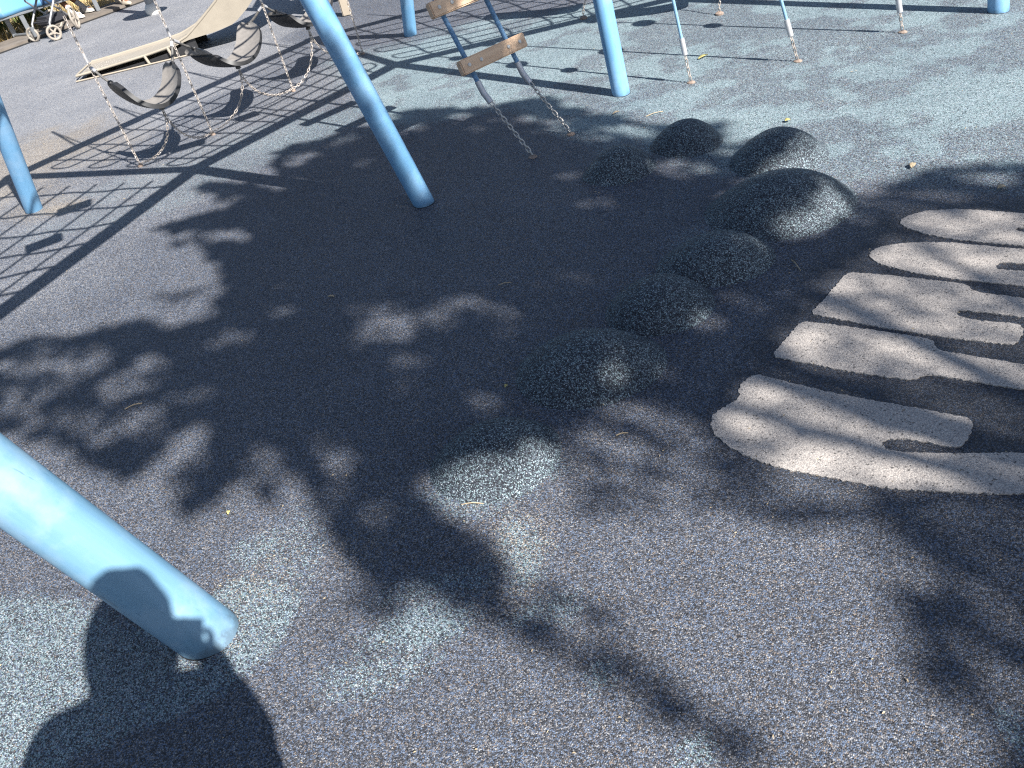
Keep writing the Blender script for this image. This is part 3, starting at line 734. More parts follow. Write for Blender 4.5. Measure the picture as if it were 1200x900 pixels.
# ------------------------------------------------------------------ ground letters
Z6 = lambda pts: [(780 + x / 2.369, 220 + y / 2.369) for x, y in pts]
def letter(pts, close_ext, lab):
    """pts: outline on the ground (survey points); runs from the upper right end anticlockwise to the lower right end.
    close_ext: list of extra ground offsets (along the stroke, m) to finish the strokes that leave the picture"""
    g = [G(*p) for p in pts]
    out = []
    n = len(g)
    for i in range(n):
        a, b = g[i], g[(i + 1) % n]; L = (b - a).length; k = max(1, int(L / .007))
        nr = Vector((-(b - a).y, (b - a).x, 0)).normalized()
        for j in range(k):
            out.append(a.lerp(b, j / k) + nr * random.gauss(0, .0016))
    bm = bmesh.new(); vs = [bm.verts.new((p.x, p.y, .004)) for p in out]; f = bm.faces.new(vs)
    f.normal_update()
    if f.normal.z < 0: f.normal_flip()
    r = bmesh.ops.extrude_face_region(bm, geom=[f]); 
    for e in r['geom']:
        if isinstance(e, bmesh.types.BMVert): e.co.z = .004
    for vv in vs: vv.co.z = -.004
    bmesh.ops.recalc_face_normals(bm, faces=bm.faces[:])
    bmesh.ops.triangulate(bm, faces=bm.faces[:])
    me = bpy.data.meshes.new('ground_letter'); bm.to_mesh(me); bm.free(); me.materials.append(M['letter'])
    o = bpy.data.objects.new('ground_letter', me); COL.objects.link(o); return tag(o, lab, 'letter', 'sand coloured letters set in the rubber')
letter(Z6([(1500, 850), (1400, 880), (1200, 868), (995, 853), (900, 851), (800, 846), (700, 842), (600, 834), (500, 815), (400, 797), (300, 775), (220, 745), (165, 712), (135, 685), (125, 660), (132, 632), (160, 612), (196, 592), (205, 580), (200, 566), (212, 545),
           (235, 525), (262, 522), (300, 532), (450, 568), (560, 590), (700, 614), (835, 641), (850, 650), (852, 664), (838, 700), (826, 717), (812, 722), (770, 718), (700, 704), (650, 698), (615, 700), (601, 707), (601, 716), (618, 729), (660, 736), (720, 738), (800, 740), (900, 739), (995, 738), (1200, 742), (1400, 750), (1490, 790)]), 0,
       'sand coloured letter nearest the camera, curved like a hook with a long slot')
letter(Z6([(1400, 640), (1300, 625), (995, 563), (900, 548), (800, 530), (740, 522), (712, 524), (695, 531), (678, 534), (620, 528), (500, 510), (400, 490), (305, 472), (299, 462), (340, 414), (368, 381), (386, 374), (450, 380), (560, 395), (650, 408), (728, 421), (742, 428), (752, 447), (770, 457), (860, 470), (995, 493), (1300, 545), (1420, 570)]), 0,
       'sand coloured letter second from the camera, broad head narrowing to a stem')
letter(Z6([(1350, 400), (1200, 388), (995, 362), (940, 355), (880, 347), (830, 343), (810, 346), (806, 353), (825, 363), (880, 372), (960, 378), (985, 384), (992, 394), (990, 408), (975, 432), (962, 437), (900, 432), (800, 420), (600, 390), (500, 370), (410, 353), (407, 345), (440, 312), (490, 252), (506, 239), (520, 237), (600, 243), (750, 260), (825, 269), (842, 277), (852, 288), (870, 293), (995, 308), (1200, 334), (1370, 356)]), 0,
       'sand coloured letter in the middle, slanted end and two prongs')
letter(Z6([(1250, 300), (1150, 292), (995, 275), (900, 265), (800, 255), (700, 240), (620, 222), (580, 206), (565, 192), (566, 182), (580, 172), (610, 163), (650, 157), (720, 153), (800, 155), (995, 173), (1150, 187), (1260, 200), (1250, 212), (1150, 218), (995, 213), (950, 210), (925, 211), (914, 218), (920, 227), (950, 231), (995, 233), (1120, 243), (1240, 262)]), 0,
       'sand coloured rounded letter second farthest from the camera, slot at the frame edge')
letter(Z6([(1250, 188), (1150, 178), (995, 163), (900, 155), (800, 145), (720, 130), (672, 114), (652, 101), (652, 92), (672, 79), (720, 67), (800, 61), (900, 66), (995, 73), (1150, 86), (1240, 96), (1230, 106), (1150, 116), (1060, 114), (995, 112), (980, 113), (970, 118), (980, 123), (995, 126), (1080, 132), (1220, 148)]), 0,
       'sand coloured rounded letter farthest from the camera')

# ------------------------------------------------------------------ figures
def skin_body(name, joints, edges, mat, parent, root, sub=2):
    me = bpy.data.meshes.new(name); keys = list(joints); ix = {k: i for i, k in enumerate(keys)}
    me.from_pydata([tuple(joints[k][0]) for k in keys], [(ix[a], ix[b]) for a, b in edges], [])
    o = bpy.data.objects.new(name, me); link(o, parent)
    md = o.modifiers.new('Skin', 'SKIN'); md.use_smooth_shade = True
    for k in keys:
        sv = me.skin_vertices[0].data[ix[k]]; r = joints[k][1]; sv.radius = (r, r) if not isinstance(r, tuple) else r; sv.use_root = (k == root)
    s = o.modifiers.new('Subsurf', 'SUBSURF'); s.levels = sub; s.render_levels = sub
    me.materials.append(mat); return o

def finger_chain(J, E, wrist_key, side, hand, palm_dir, across, palm_n, curl):
    """five fingers of unequal length rooted in the palm"""
    J['palm' + side] = (hand, .030); E.append((wrist_key, 'palm' + side))
    for k, (off, L) in enumerate(((-.030, .066), (-.010, .076), (.010, .070), (.028, .055))):
        root = hand + palm_dir * .030 + across * off
        a = root + palm_dir * L * .45 + palm_n * L * curl * .25
        b = a + palm_dir * L * .33 * (1 - curl * .5) + palm_n * L * .45 * curl
        c = b + palm_dir * L * .22 * (1 - curl) + palm_n * L * .35 * curl
        for nme, p, r in (('r', root, .011), ('a', a, .0095), ('b', b, .0085), ('c', c, .0075)): J[f'f{k}{nme}{side}'] = (p, r)
        E += [('palm' + side, f'f{k}r{side}'), (f'f{k}r{side}', f'f{k}a{side}'), (f'f{k}a{side}', f'f{k}b{side}'), (f'f{k}b{side}', f'f{k}c{side}')]
    t0 = hand - across * .030 + palm_n * .006; t1 = t0 - across * .022 + palm_dir * .024 + palm_n * .012; t2 = t1 + palm_dir * .024 + palm_n * .012
    J['t0' + side] = (t0, .012); J['t1' + side] = (t1, .0105); J['t2' + side] = (t2, .0085)
    E += [('palm' + side, 't0' + side), ('t0' + side, 't1' + side), ('t1' + side, 't2' + side)]

def figure(label, base, fwd, J0, mats, shoes='shoe', hair_len=.12, sleeves=True, long_trousers=True, hands=None, hgt=1.72, socks=False, hair_r=1.0, wide=1.0):
    """J0: joint positions in world metres: pelvis, chest, neck, head, and per side s in 'LR': shoulder, elbow, wrist, hip, knee, ankle, toe"""
    t = thing('person', label, 'person', base); k = hgt / 1.72
    J = {}; E = []
    fwd = Vector(fwd).normalized(); rt = Vector((fwd.y, -fwd.x, 0))
    pel, che, nek, hea = J0['pelvis'], J0['chest'], J0['neck'], J0['head']
    mid = pel.lerp(che, .45)
    J['pelvis'] = (pel, (.135 * k, .10 * k)); J['waist'] = (mid, (.125 * k * wide, .095 * k)); J['chest'] = (che, (.15 * k * wide, .11 * k)); J['ribs'] = (mid.lerp(che, .5), (.14 * k * wide, .10 * k)); J['neck'] = (nek, .052 * k)
    hv = (hea - nek).normalized()
    J['jaw'] = (hea - hv * .055 * k + fwd * .018, .066 * k); J['head'] = (hea + hv * .02 * k, .083 * k); J['crown'] = (hea + hv * .085 * k, .062 * k)
    E += [('pelvis', 'waist'), ('waist', 'ribs'), ('ribs', 'chest'), ('chest', 'neck'), ('neck', 'jaw'), ('jaw', 'head'), ('head', 'crown')]
    for s in 'LR':
        for nme, r in (('shoulder', .056), ('elbow', .041), ('wrist', .027), ('hip', .085), ('knee', .056), ('ankle', .037), ('toe', .030)): J[nme + s] = (J0[nme + s], r * k)
        J['heel' + s] = (J0['ankle' + s] + Vector((0, 0, -.035 * k)) - fwd * .01, .036 * k)
        J['calf' + s] = (J0['knee' + s].lerp(J0['ankle' + s], .35), .053 * k)
        E += [('chest', 'shoulder' + s), ('shoulder' + s, 'elbow' + s), ('elbow' + s, 'wrist' + s), ('pelvis', 'hip' + s), ('hip' + s, 'knee' + s), ('knee' + s, 'calf' + s), ('calf' + s, 'ankle' + s), ('ankle' + s, 'heel' + s), ('heel' + s, 'toe' + s)]
        hd = (J0['wrist' + s] - J0['elbow' + s]).normalized() if not hands else hands[s][0]
        ac = (hd.cross(Vector((0, 0, 1)))) if abs(hd.z) < .9 else fwd.copy()
        ac.normalize(); pn = hands[s][1] if hands else hd.cross(ac).normalized()
        ac = pn.cross(hd).normalized() * (1 if s == 'L' else -1)
        finger_chain(J, E, 'wrist' + s, s, J0['wrist' + s] + hd * .05, hd, ac, pn, .8 if hands else .35)
    skin_body('body', J, E, mats['skin'], t, 'pelvis')
    # clothing: shells that follow the body
    def shell(name, keys, edges, grow, mat, root):
        JJ = {}
        for q in keys:
            p, r = J[q]; JJ[q] = (p, tuple(x + grow for x in r) if isinstance(r, tuple) else r + grow)
        return skin_body(name, JJ, edges, mat, t, root)
    for s in 'LR':
        J['sl' + s] = (J0['shoulder' + s].lerp(J0['elbow' + s], .8), .045 * k); J['hem' + s] = (J0['hip' + s].lerp(J0['knee' + s], .7), .070 * k)
    J['collar'] = (che.lerp(nek, .55), .062 * k)
    se = [('pelvis', 'waist'), ('waist', 'ribs'), ('ribs', 'chest'), ('chest', 'collar')] + [e for s in 'LR' for e in (('chest', 'shoulder' + s), ('shoulder' + s, 'sl' + s))]
    shell('shirt', ['pelvis', 'waist', 'ribs', 'chest', 'collar'] + [a + s for s in 'LR' for a in ('shoulder', 'sl')], se, .014, mats['shirt'], 'pelvis')
    if long_trousers:
        te = [e for s in 'LR' for e in (('pelvis', 'hip' + s), ('hip' + s, 'knee' + s), ('knee' + s, 'calf' + s), ('calf' + s, 'ankle' + s))]
        shell('trousers', ['pelvis'] + [a + s for s in 'LR' for a in ('hip', 'knee', 'calf', 'ankle')], te, .017, mats['trousers'], 'pelvis')
    else:
        te = [e for s in 'LR' for e in (('pelvis', 'hip' + s), ('hip' + s, 'hem' + s))]
        shell('shorts', ['pelvis'] + [a + s for s in 'LR' for a in ('hip', 'hem')], te, .018, mats['trousers'], 'pelvis')
    for s in 'LR':
        an = J0['ankle' + s]; to = J0['toe' + s]; d = (to - an); d.z = 0; d.normalize()
        sd = Vector((d.y, -d.x, 0)); zz = an.z - .085 * k
        if socks:
            m = MB(); a0 = an + (J0['knee' + s] - an).normalized() * .10 * k; m.tube([a0, an, an - Vector((0, 0, .04)) + d * .03, an - Vector((0, 0, .045)) + d * .12 * k], [.044 * k, .041 * k, .045 * k, .042 * k], 14); m.build('sock', M['sock'], t)
        m = MB(); vs = []; fs = []; prof = [(-.075, .030, .075), (-.06, .040, .09), (0, .042, .085), (.07, .046, .066), (.13, .047, .05), (.175, .036, .04), (.195, .014, .028)]
        for (x, w, hh) in prof:
            c = Vector((an.x, an.y, zz)) + d * x * k
            for j in range(10):
                a = math.pi * j / 9; vs.append(c + sd * math.cos(a) * w * k + Vector((0, 0, max(.0, math.sin(a)) * hh * k)))
        for i in range(len(prof) - 1):
            for j in range(9): fs.append((i * 10 + j, i * 10 + j + 1, i * 10 + 11 + j, i * 10 + 10 + j))
            fs.append((i * 10 + 9, i * 10, i * 10 + 10, i * 10 + 19))
        fs += [tuple(range(10)), tuple(range(len(prof) * 10 - 1, len(prof) * 10 - 11, -1))]
        m.add(vs, fs); m.build(shoes, M[shoes], t)
    # face and hair
    fc = hea + fwd * .080 * k
    for sgn in (-1, 1):
        m = MB(); m.sphere(fc + rt * sgn * .032 * k + hv * .012 * k, .0115 * k, 10, 6); m.build('eye', M['eye'], t)
        m = MB(); m.sphere(hea + rt * sgn * .083 * k - hv * .005, .026 * k, 10, 6, (.45, .7, 1)); m.build('ear', mats['skin'], t)
    m = MB(); m.tube([fc + hv * .012 * k, fc + fwd * .022 * k - hv * .028 * k, fc - hv * .034 * k + fwd * .004], [.008 * k, .014 * k, .009 * k], 8); m.build('nose', mats['skin'], t)
    m = MB(); m.tube([fc - rt * .024 * k - hv * .062 * k - fwd * .006, fc - hv * .064 * k + fwd * .003, fc + rt * .024 * k - hv * .062 * k - fwd * .006], [.004, .007, .004], 8); m.build('mouth', M['rust'], t)
    m = MB(); n = 22; vs = []; fs = []
    for i in range(10):
        th = math.pi * (.02 + .62 * i / 9)
        for j in range(n):
            a = 2 * math.pi * j / n; front = math.cos(a)
            th2 = th * (1 - .36 * max(0, front) * (i / 9)); r = .104 * hair_r * k * (1 + .03 * math.sin(5 * a + i))
            p = hea + hv * (.018 * k) + hv * r * 1.12 * math.cos(th2) + (fwd * front * 1.0 + rt * math.sin(a) * .93) * r * math.sin(th2)
            if i > 6 and front < .2: p = p - hv * hair_len * (i - 6) / 3 * k
            vs.append(p)
    for i in range(9):
        for j in range(n): fs.append((i * n + j, i * n + (j + 1) % n, (i + 1) * n + (j + 1) % n, (i + 1) * n + j))
    fs.append(tuple(range(n))[::-1]); m.add(vs, fs); m.build('hair', M['hair'], t)
    return t

V = Vector
# photographer, standing right behind the phone; only the shadow falls in the picture
pc = V((-.055, -.215, 0)); fw = V((-.12, 1, 0)).normalized(); rt = V((fw.y, -fw.x, 0))
def pp(r, f, z): return pc + rt * r + fw * f + V((0, 0, z))
ph = V((0, -.022, EYE))                      # phone body just behind the lens
J0 = dict(pelvis=pp(-.02, 0, 1.0), chest=pp(-.01, .01, 1.48), neck=pp(.025, .02, 1.66), head=pp(.06, .05, 1.80),
          shoulderL=pp(-.215, .0, 1.61), shoulderR=pp(.215, .0, 1.59), elbowL=pp(-.33, .0, 1.30), elbowR=pp(.16, .0, 1.27),
          wristL=pp(-.055, .155, 1.50), wristR=pp(.15, .155, 1.50),
          hipL=pp(-.11, 0, .95), hipR=pp(.07, 0, .95), kneeL=pp(-.12, .02, .51), kneeR=pp(.08, .02, .51), ankleL=pp(-.12, -.02, .085), ankleR=pp(.08, -.02, .085),
          toeL=pp(-.135, .14, .03), toeR=pp(.095, .14, .03))
hn = {s: ((ph + rt * (.055 if s == 'R' else -.055) - V((0, .03, .05)) - J0['wrist' + s]).normalized(), V((0, 1, 0))) for s in 'LR'}
figure('photographer standing in dark trousers and navy shirt, holding up a phone', pc, fw, J0, dict(skin=M['skin'], shirt=M['shirt_blue'], trousers=M['trousers']), hair_len=.10, hands=hn, hgt=1.8, hair_r=1.2, wide=1.25)
m = MB(); m.box(ph, (.155, .009, .076), (m3 @ Matrix.Rotation(math.pi / 2, 3, 'X')), .003)
m = MB(); m.box(CAM - RW[:, 2] * .012, (.155, .076, .009), m3, .003)
o = m.build('phone', M['phone']); tag(o, 'black phone held sideways by the photographer', 'phone')

# ------------------------------------------------------------------ bench, printed sheet, pushchair, people far left
ba, bb = V((-5.26, 11.80, 0)), V((-4.39, 12.38, 0)); bd = (bb - ba).normalized(); bn = V((-bd.y, bd.x, 0))
R3 = Matrix((bd, bn, V((0, 0, 1)))).transposed()
t = thing('bench', 'low grey aluminium bench under a blue printed sheet', 'bench', ba)
bz = .275
for off in (-.5, ): pass
m = MB(); m.box(ba + bd * .30 + bn * .12 + V((0, 0, bz + .012)), (2.2, .42, .032), R3, .006); m.build('seat', M['grey_alu'], t)
for k, q in enumerate((G(20, 46), G(38.5, 44), G(117.5, 16))):
    tq = q + V((0, 0, (bz)))
    m = MB(); m.box((q + tq) / 2 + V((0, 0, .018)), (.058, .022, bz - .036), R3, .004); m.build('leg', M['grey_alu'], t)
m = MB(); m.tube([G(20, 46) + V((0, 0, .05)), G(38.5, 44) + V((0, 0, .05))], .018, 8); m.build('foot_bar', M['grey_alu'], t)
m = MB(); n1, n2 = 24, 10; vs = []; fs = []
org = ba + V((0, 0, 0)) - bd * .75 - bn * .10
for i in range(n1 + 1):
    for j in range(n2 + 1):
        u = i / n1 * 1.42; hh = j / n2
        if hh < .62: p = org + bd * u + bn * (.015 * math.sin(u * 9 + hh * 3) * (1 - hh)) + V((0, 0, bz + .03 + hh / .62 * .34))
        else: p = org + bd * u + bn * ((hh - .62) / .38 * .42) + V((0, 0, bz + .37 + .012 * math.sin(u * 7 + hh * 9)))
        vs.append(p)
for i in range(n1):
    for j in range(n2): a = i * (n2 + 1) + j; fs.append((a, a + n2 + 1, a + n2 + 2, a + 1))
m.add(vs, fs); sheet_o = m.build('printed_sheet', M['print'])
md = sheet_o.modifiers.new('Solidify', 'SOLIDIFY'); md.thickness = .006
mwx = Matrix.Translation(org) @ R3.to_4x4(); sheet_o.data.transform(mwx.inverted()); sheet_o.matrix_world = mwx
tag(sheet_o, 'pale blue vinyl sheet with dark and white print, folded over bench', 'sheet')

t = thing('pushchair', 'silver and black pushchair with beige wheels parked before the bench', 'pushchair', G(68, 47))
wA, wC, wB = G(68, 47.3), G(43, 49), G(93, 33.5); wD = wC + (wB - wA)
ax = (wA - wC).normalized(); fwd = V((ax.y, -ax.x, 0))
if fwd.y > 0: fwd = -fwd
def wheel(c, r, axis, w=.026):
    hub = c + V((0, 0, r)); e1 = V((0, 0, 1)); e2 = axis.cross(e1).normalized()
    circ = lambda rr, off=0: [hub + axis * off + (e1 * math.cos(2 * math.pi * k / 24) + e2 * math.sin(2 * math.pi * k / 24)) * rr for k in range(24)]
    mm = MB(); mm.tube(circ(r - w * .6), w * .6, 8, closed=True); wo = mm.build('wheel', M['tyre'], t)
    mm = MB()
    for k in range(5):
        a = 2 * math.pi * k / 5 + .4; dv = e1 * math.cos(a) + e2 * math.sin(a)
        mm.tube([hub + dv * .012, hub + dv * (r - w * .9)], [.014, .010], 6)
    mm.tube([hub - axis * .018, hub + axis * .018], .019, 12); mm.build('spokes', M['tyre'], wo)
    return hub
hA = wheel(wA, .092, (ax * .95 + fwd * .3).normalized()); hC = wheel(wC, .088, (ax * .35 + fwd * .95).normalized()); hB = wheel(wB, .135, (ax * .75 - fwd * .6).normalized()); hD = wheel(wD, .13, ax)
up = V((0, 0, 1)); bk = -fwd
hA2, hC2 = hA - ax * .035, hC + ax * .05
for q0, hb, sg in ((hA2, hB, 1), (hC2, hD, -1)):
    m = MB(); m.tube([q0 + up * .0, q0 + up * .11 + bk * .03, q0 + up * .44 + bk * .34, q0 + up * .95 + bk * .62], .014, 8); m.build('frame_tube', M['frame'], t)
    m = MB(); m.tube([hb - ax * .03 * sg, hb - ax * .03 * sg + up * .30 - bk * .25, q0 + up * .52 + bk * .12], .012, 8); m.build('frame_tube', M['frame'], t)
    m = MB(); m.box(q0 + up * .03 , (.028, .05, .12), Matrix.Rotation(math.atan2(ax.y, ax.x), 3, 'Z'), .006); m.build('fork', M['grey_alu'], t)
m = MB(); m.tube([hA2 + up * .12 + bk * .05, hC2 + up * .12 + bk * .05], .010, 8); m.build('crossbar', M['fabric'], t)
c0 = (hA2 + hC2) / 2 + bk * .26; Rp = Matrix((ax, bk, up)).transposed()
m = MB(); m.box(c0 + up * .11 - ax * .06 - bk * .03, (.27, .30, .11), Rp, .03); m.build('basket', M['fabric'], t)
m = MB(); m.box(c0 + up * .42 - bk * .05, (.30, .30, .06), Rp @ Matrix.Rotation(.12, 3, 'X'), .025); m.build('seat', M['fabric'], t)
m = MB(); m.box(c0 + up * .58 + bk * .02 - ax * .05, (.28, .05, .26), Rp @ Matrix.Rotation(-.3, 3, 'X'), .025); m.build('backrest', M['mesh'], t)
m = MB(); m.tube([hA2 + up * .95 + bk * .62, hA2 + up * 1.0 + bk * .67, hC2 + up * 1.0 + bk * .67, hC2 + up * .95 + bk * .62], .016, 8); m.build('handle', M['fabric'], t)

# seated person: bare shins, white socks and shoes
a1, a2 = G(108, 17.5), G(92, 25.5)
fwp = V((.86, -.5, 0)).normalized(); rtp = V((fwp.y, -fwp.x, 0))
seat = V((-5.10, 12.50, 0)); zz = V((0, 0, 1))
J0 = dict(pelvis=seat + zz * .40, chest=seat + zz * .78 + fwp * .02, neck=seat + zz * .97 + fwp * .03, head=seat + zz * 1.11 + fwp * .05,
          shoulderL=seat + zz * .88 - rtp * .17, shoulderR=seat + zz * .88 + rtp * .17, elbowL=seat + zz * .63 - rtp * .21 + fwp * .06, elbowR=seat + zz * .63 + rtp * .21 + fwp * .06,
          wristL=seat + zz * .52 - rtp * .12 + fwp * .26, wristR=seat + zz * .52 + rtp * .12 + fwp * .26,
          hipL=seat + zz * .38 - rtp * .09, hipR=seat + zz * .38 + rtp * .09)
for s, an, kn_ in (('L', a1 - fwp * .10, -.11), ('R', a2 - fwp * .02, .10)):
    J0['ankle' + s] = V((an.x, an.y, .125)); J0['toe' + s] = V((an.x, an.y, .07)) + fwp * .14
    J0['knee' + s] = seat + (V((an.x, an.y, 0)) - seat) * .50 + zz * .44
figure('seated person with bare shins and white trainers on bench', (seat.x, seat.y, 0), fwp, J0, dict(skin=M['skin_tan'], shirt=M['shirt'], trousers=M['trousers']), long_trousers=False, hgt=1.55, socks=True, hair_len=.15)
# child standing on the path
f1, f2 = G(141, 6), G(148.5, 8); cb = (f1 + f2) / 2; fwc = V((.75, -.66, 0)).normalized(); rtc = V((fwc.y, -fwc.x, 0)); ck = .72
J0 = dict(pelvis=cb + zz * .70, chest=cb + zz * .97, neck=cb + zz * 1.11, head=cb + zz * 1.225, shoulderL=cb + zz * 1.04 - rtc * .125, shoulderR=cb + zz * 1.04 + rtc * .125,
          elbowL=cb + zz * .84 - rtc * .17, elbowR=cb + zz * .84 + rtc * .17, wristL=cb + zz * .67 - rtc * .17 + fwc * .06, wristR=cb + zz * .67 + rtc * .17 + fwc * .06,
          hipL=cb + zz * .67 - rtc * .06, hipR=cb + zz * .67 + rtc * .06)
for s, an in (('L', f1), ('R', f2)):
    J0['ankle' + s] = V((an.x, an.y, .10)); J0['toe' + s] = V((an.x, an.y, .06)) + fwc * .10; J0['knee' + s] = V((an.x, an.y, .39))
figure('child in cream sandals standing on the path beside the bench', (cb.x, cb.y, 0), fwc, J0, dict(skin=M['skin_tan'], shirt=M['shirt'], trousers=M['trousers']), shoes='sandal', long_trousers=False, hgt=1.24)

# ------------------------------------------------------------------ tree behind the photographer: its crown throws the big dappled shadow
DARK = [(322, 178), (345, 168), (380, 165), (400, 152), (430, 150), (455, 142), (470, 130), (520, 128), (545, 130), (580, 124), (615, 116), (650, 118), (660, 127), (700, 130), (735, 143), (790, 152), (850, 142), (858, 160), (830, 178),
        (862, 172), (905, 165), (950, 168), (960, 178), (930, 190), (905, 205), (905, 215), (960, 222), (1010, 232), (1040, 214), (1100, 196), (1160, 193), (1260, 200), (1420, 200), (1420, 585), (1195, 578), (1100, 582), (960, 560), (900, 545), (850, 520),
        (820, 492), (780, 478), (740, 472), (700, 482), (670, 494), (645, 520), (600, 538), (540, 541), (506, 553), (500, 576), (520, 600), (560, 622), (582, 655), (602, 690), (580, 705), (520, 695), (460, 682), (420, 662), (390, 632), (370, 592), (350, 545),
        (332, 560), (312, 590), (290, 562), (262, 580), (236, 602), (205, 596), (236, 565), (250, 520), (240, 490), (210, 500), (180, 540), (140, 562), (100, 546), (60, 520), (30, 500), (-80, 540), (-80, 440), (20, 405), (90, 392), (130, 385), (160, 376),
        (200, 386), (250, 371), (245, 350), (265, 340), (256, 310), (240, 292), (262, 281), (300, 281), (286, 266), (200, 276), (194, 262), (250, 250), (286, 236), (300, 232), (225, 222), (240, 212), (300, 215), (330, 224), (342, 212), (325, 200)]
DARK2 = [(1010, 578), (1100, 585), (1420, 570), (1420, 1000), (1260, 1000), (1205, 925), (1150, 845), (1100, 785), (1060, 725), (1052, 692), (1085, 672), (1052, 642), (1022, 620)]
SEMI = [(640, 500), (700, 482), (830, 500), (905, 555), (985, 600), (930, 612), (850, 590), (790, 560), (740, 548), (680, 570), (648, 540)]
# cx, cy, rx, ry, angle (deg), shade
SPOTS = [(450, 380, 42, 24, -8, .35), (478, 428, 20, 11, 10, .45), (468, 462, 20, 14, 0, .75), (545, 355, 30, 9, 8, .3), (585, 378, 26, 15, 20, .65), (520, 372, 20, 10, 0, .6), (665, 328, 34, 6, 2, .45), (671, 207, 13, 4, 0, .4), (699, 241, 24, 5, 0, .4), (645, 155, 22, 4, 0, .25), (693, 161, 30, 4, 0, .2), (655, 143, 25, 3, 0, .3), (600, 140, 25, 4, 0, .4), (560, 148, 22, 4, 5, .5), (730, 152, 30, 4, 0, .3), (760, 160, 25, 4, 0, .4), (480, 150, 20, 5, -10, .4), (540, 140, 18, 4, 0, .4), (350, 185, 25, 6, -20, .4), (400, 165, 20, 5, -20, .4), (425, 190, 16, 4, 0, .6), (350, 215, 22, 4, 0, .6), (560, 470, 16, 10, 0, .8),
         (150, 448, 38, 20, -15, .35), (95, 425, 40, 16, -15, .3), (45, 455, 45, 14, -10, .4), (75, 490, 35, 12, -10, .4), (222, 465, 24, 12, 0, .35), (30, 425, 40, 14, -15, .3), (115, 505, 28, 14, 0, .4), (20, 480, 30, 10, 0, .5), (180, 425, 22, 12, 0, .5), (170, 495, 28, 22, 0, .25), (270, 398, 26, 8, -5, .5),
         (390, 548, 16, 40, -8, .35), (345, 590, 16, 45, -10, .1), (310, 540, 18, 22, 0, .45), (318, 368, 22, 6, 0, .55), (330, 330, 18, 5, 0, .7), (440, 620, 18, 14, 0, .7),
         (960, 248, 42, 14, 15, .15), (872, 226, 42, 6, -20, .35), (935, 266, 34, 9, 0, .2), (915, 214, 60, 4, 0, .3), (1010, 256, 30, 6, 10, .4), (948, 190, 36, 20, 0, .03), (910, 206, 40, 8, 0, .15), (968, 205, 40, 14, 0, .03), (805, 194, 42, 5, 5, .2), (776, 203, 26, 6, 5, .35), (852, 181, 20, 5, 0, .3),
         (848, 292, 18, 6, 0, .5), (885, 300, 20, 8, 20, .6), (822, 378, 28, 9, 10, .2), (708, 440, 24, 17, 10, .05), (768, 437, 19, 9, 10, .2),
         (700, 515, 60, 6, 22, .3), (760, 530, 70, 7, 22, .3), (690, 545, 60, 6, 15, .3), (850, 565, 70, 7, 22, .4), (800, 505, 40, 5, 20, .4),
         (905, 458, 34, 12, 12, .15), (1000, 478, 40, 9, 12, .2), (870, 500, 40, 14, -10, .3), (945, 545, 60, 12, 8, .15), (1055, 556, 70, 12, 5, .2), (1140, 560, 70, 12, 5, .25), (960, 500, 40, 8, 20, .4), (1060, 500, 30, 7, 12, .5), (1100, 515, 30, 6, 12, .5), (1180, 540, 40, 9, 10, .4),
         (942, 399, 24, 7, 10, .15), (1005, 405, 44, 8, 10, .25), (1065, 418, 40, 9, 10, .25), (985, 363, 26, 5, 0, .15), (1165, 378, 46, 8, 10, .2), (1060, 309, 38, 5, 5, .2), (1125, 302, 34, 10, 5, .55), (1130, 322, 50, 6, 5, .6), (1100, 251, 62, 4, 3, .15), (1165, 258, 36, 6, 3, .25), (1075, 263, 20, 3, 0, .25), (1100, 270, 20, 2, 0, .3),
         (1055, 224, 50, 4, -5, .4), (1125, 232, 66, 4, 3, .45), (1150, 206, 60, 6, 4, .45), (1030, 240, 40, 4, 0, .5), (1060, 480, 60, 9, 12, .6), (960, 340, 60, 6, 0, .75), (870, 350, 40, 6, 10, .7),
         (1135, 642, 75, 8, 28, .45), (1185, 725, 70, 12, 32, .35), (1110, 705, 40, 7, 30, .5), (1170, 790, 70, 12, 35, .45), (1120, 665, 60, 8, 28, .4), (1190, 640, 50, 8, 25, .5), (1150, 600, 60, 6, 15, .6), (1190, 850, 60, 9, 40, .5)]
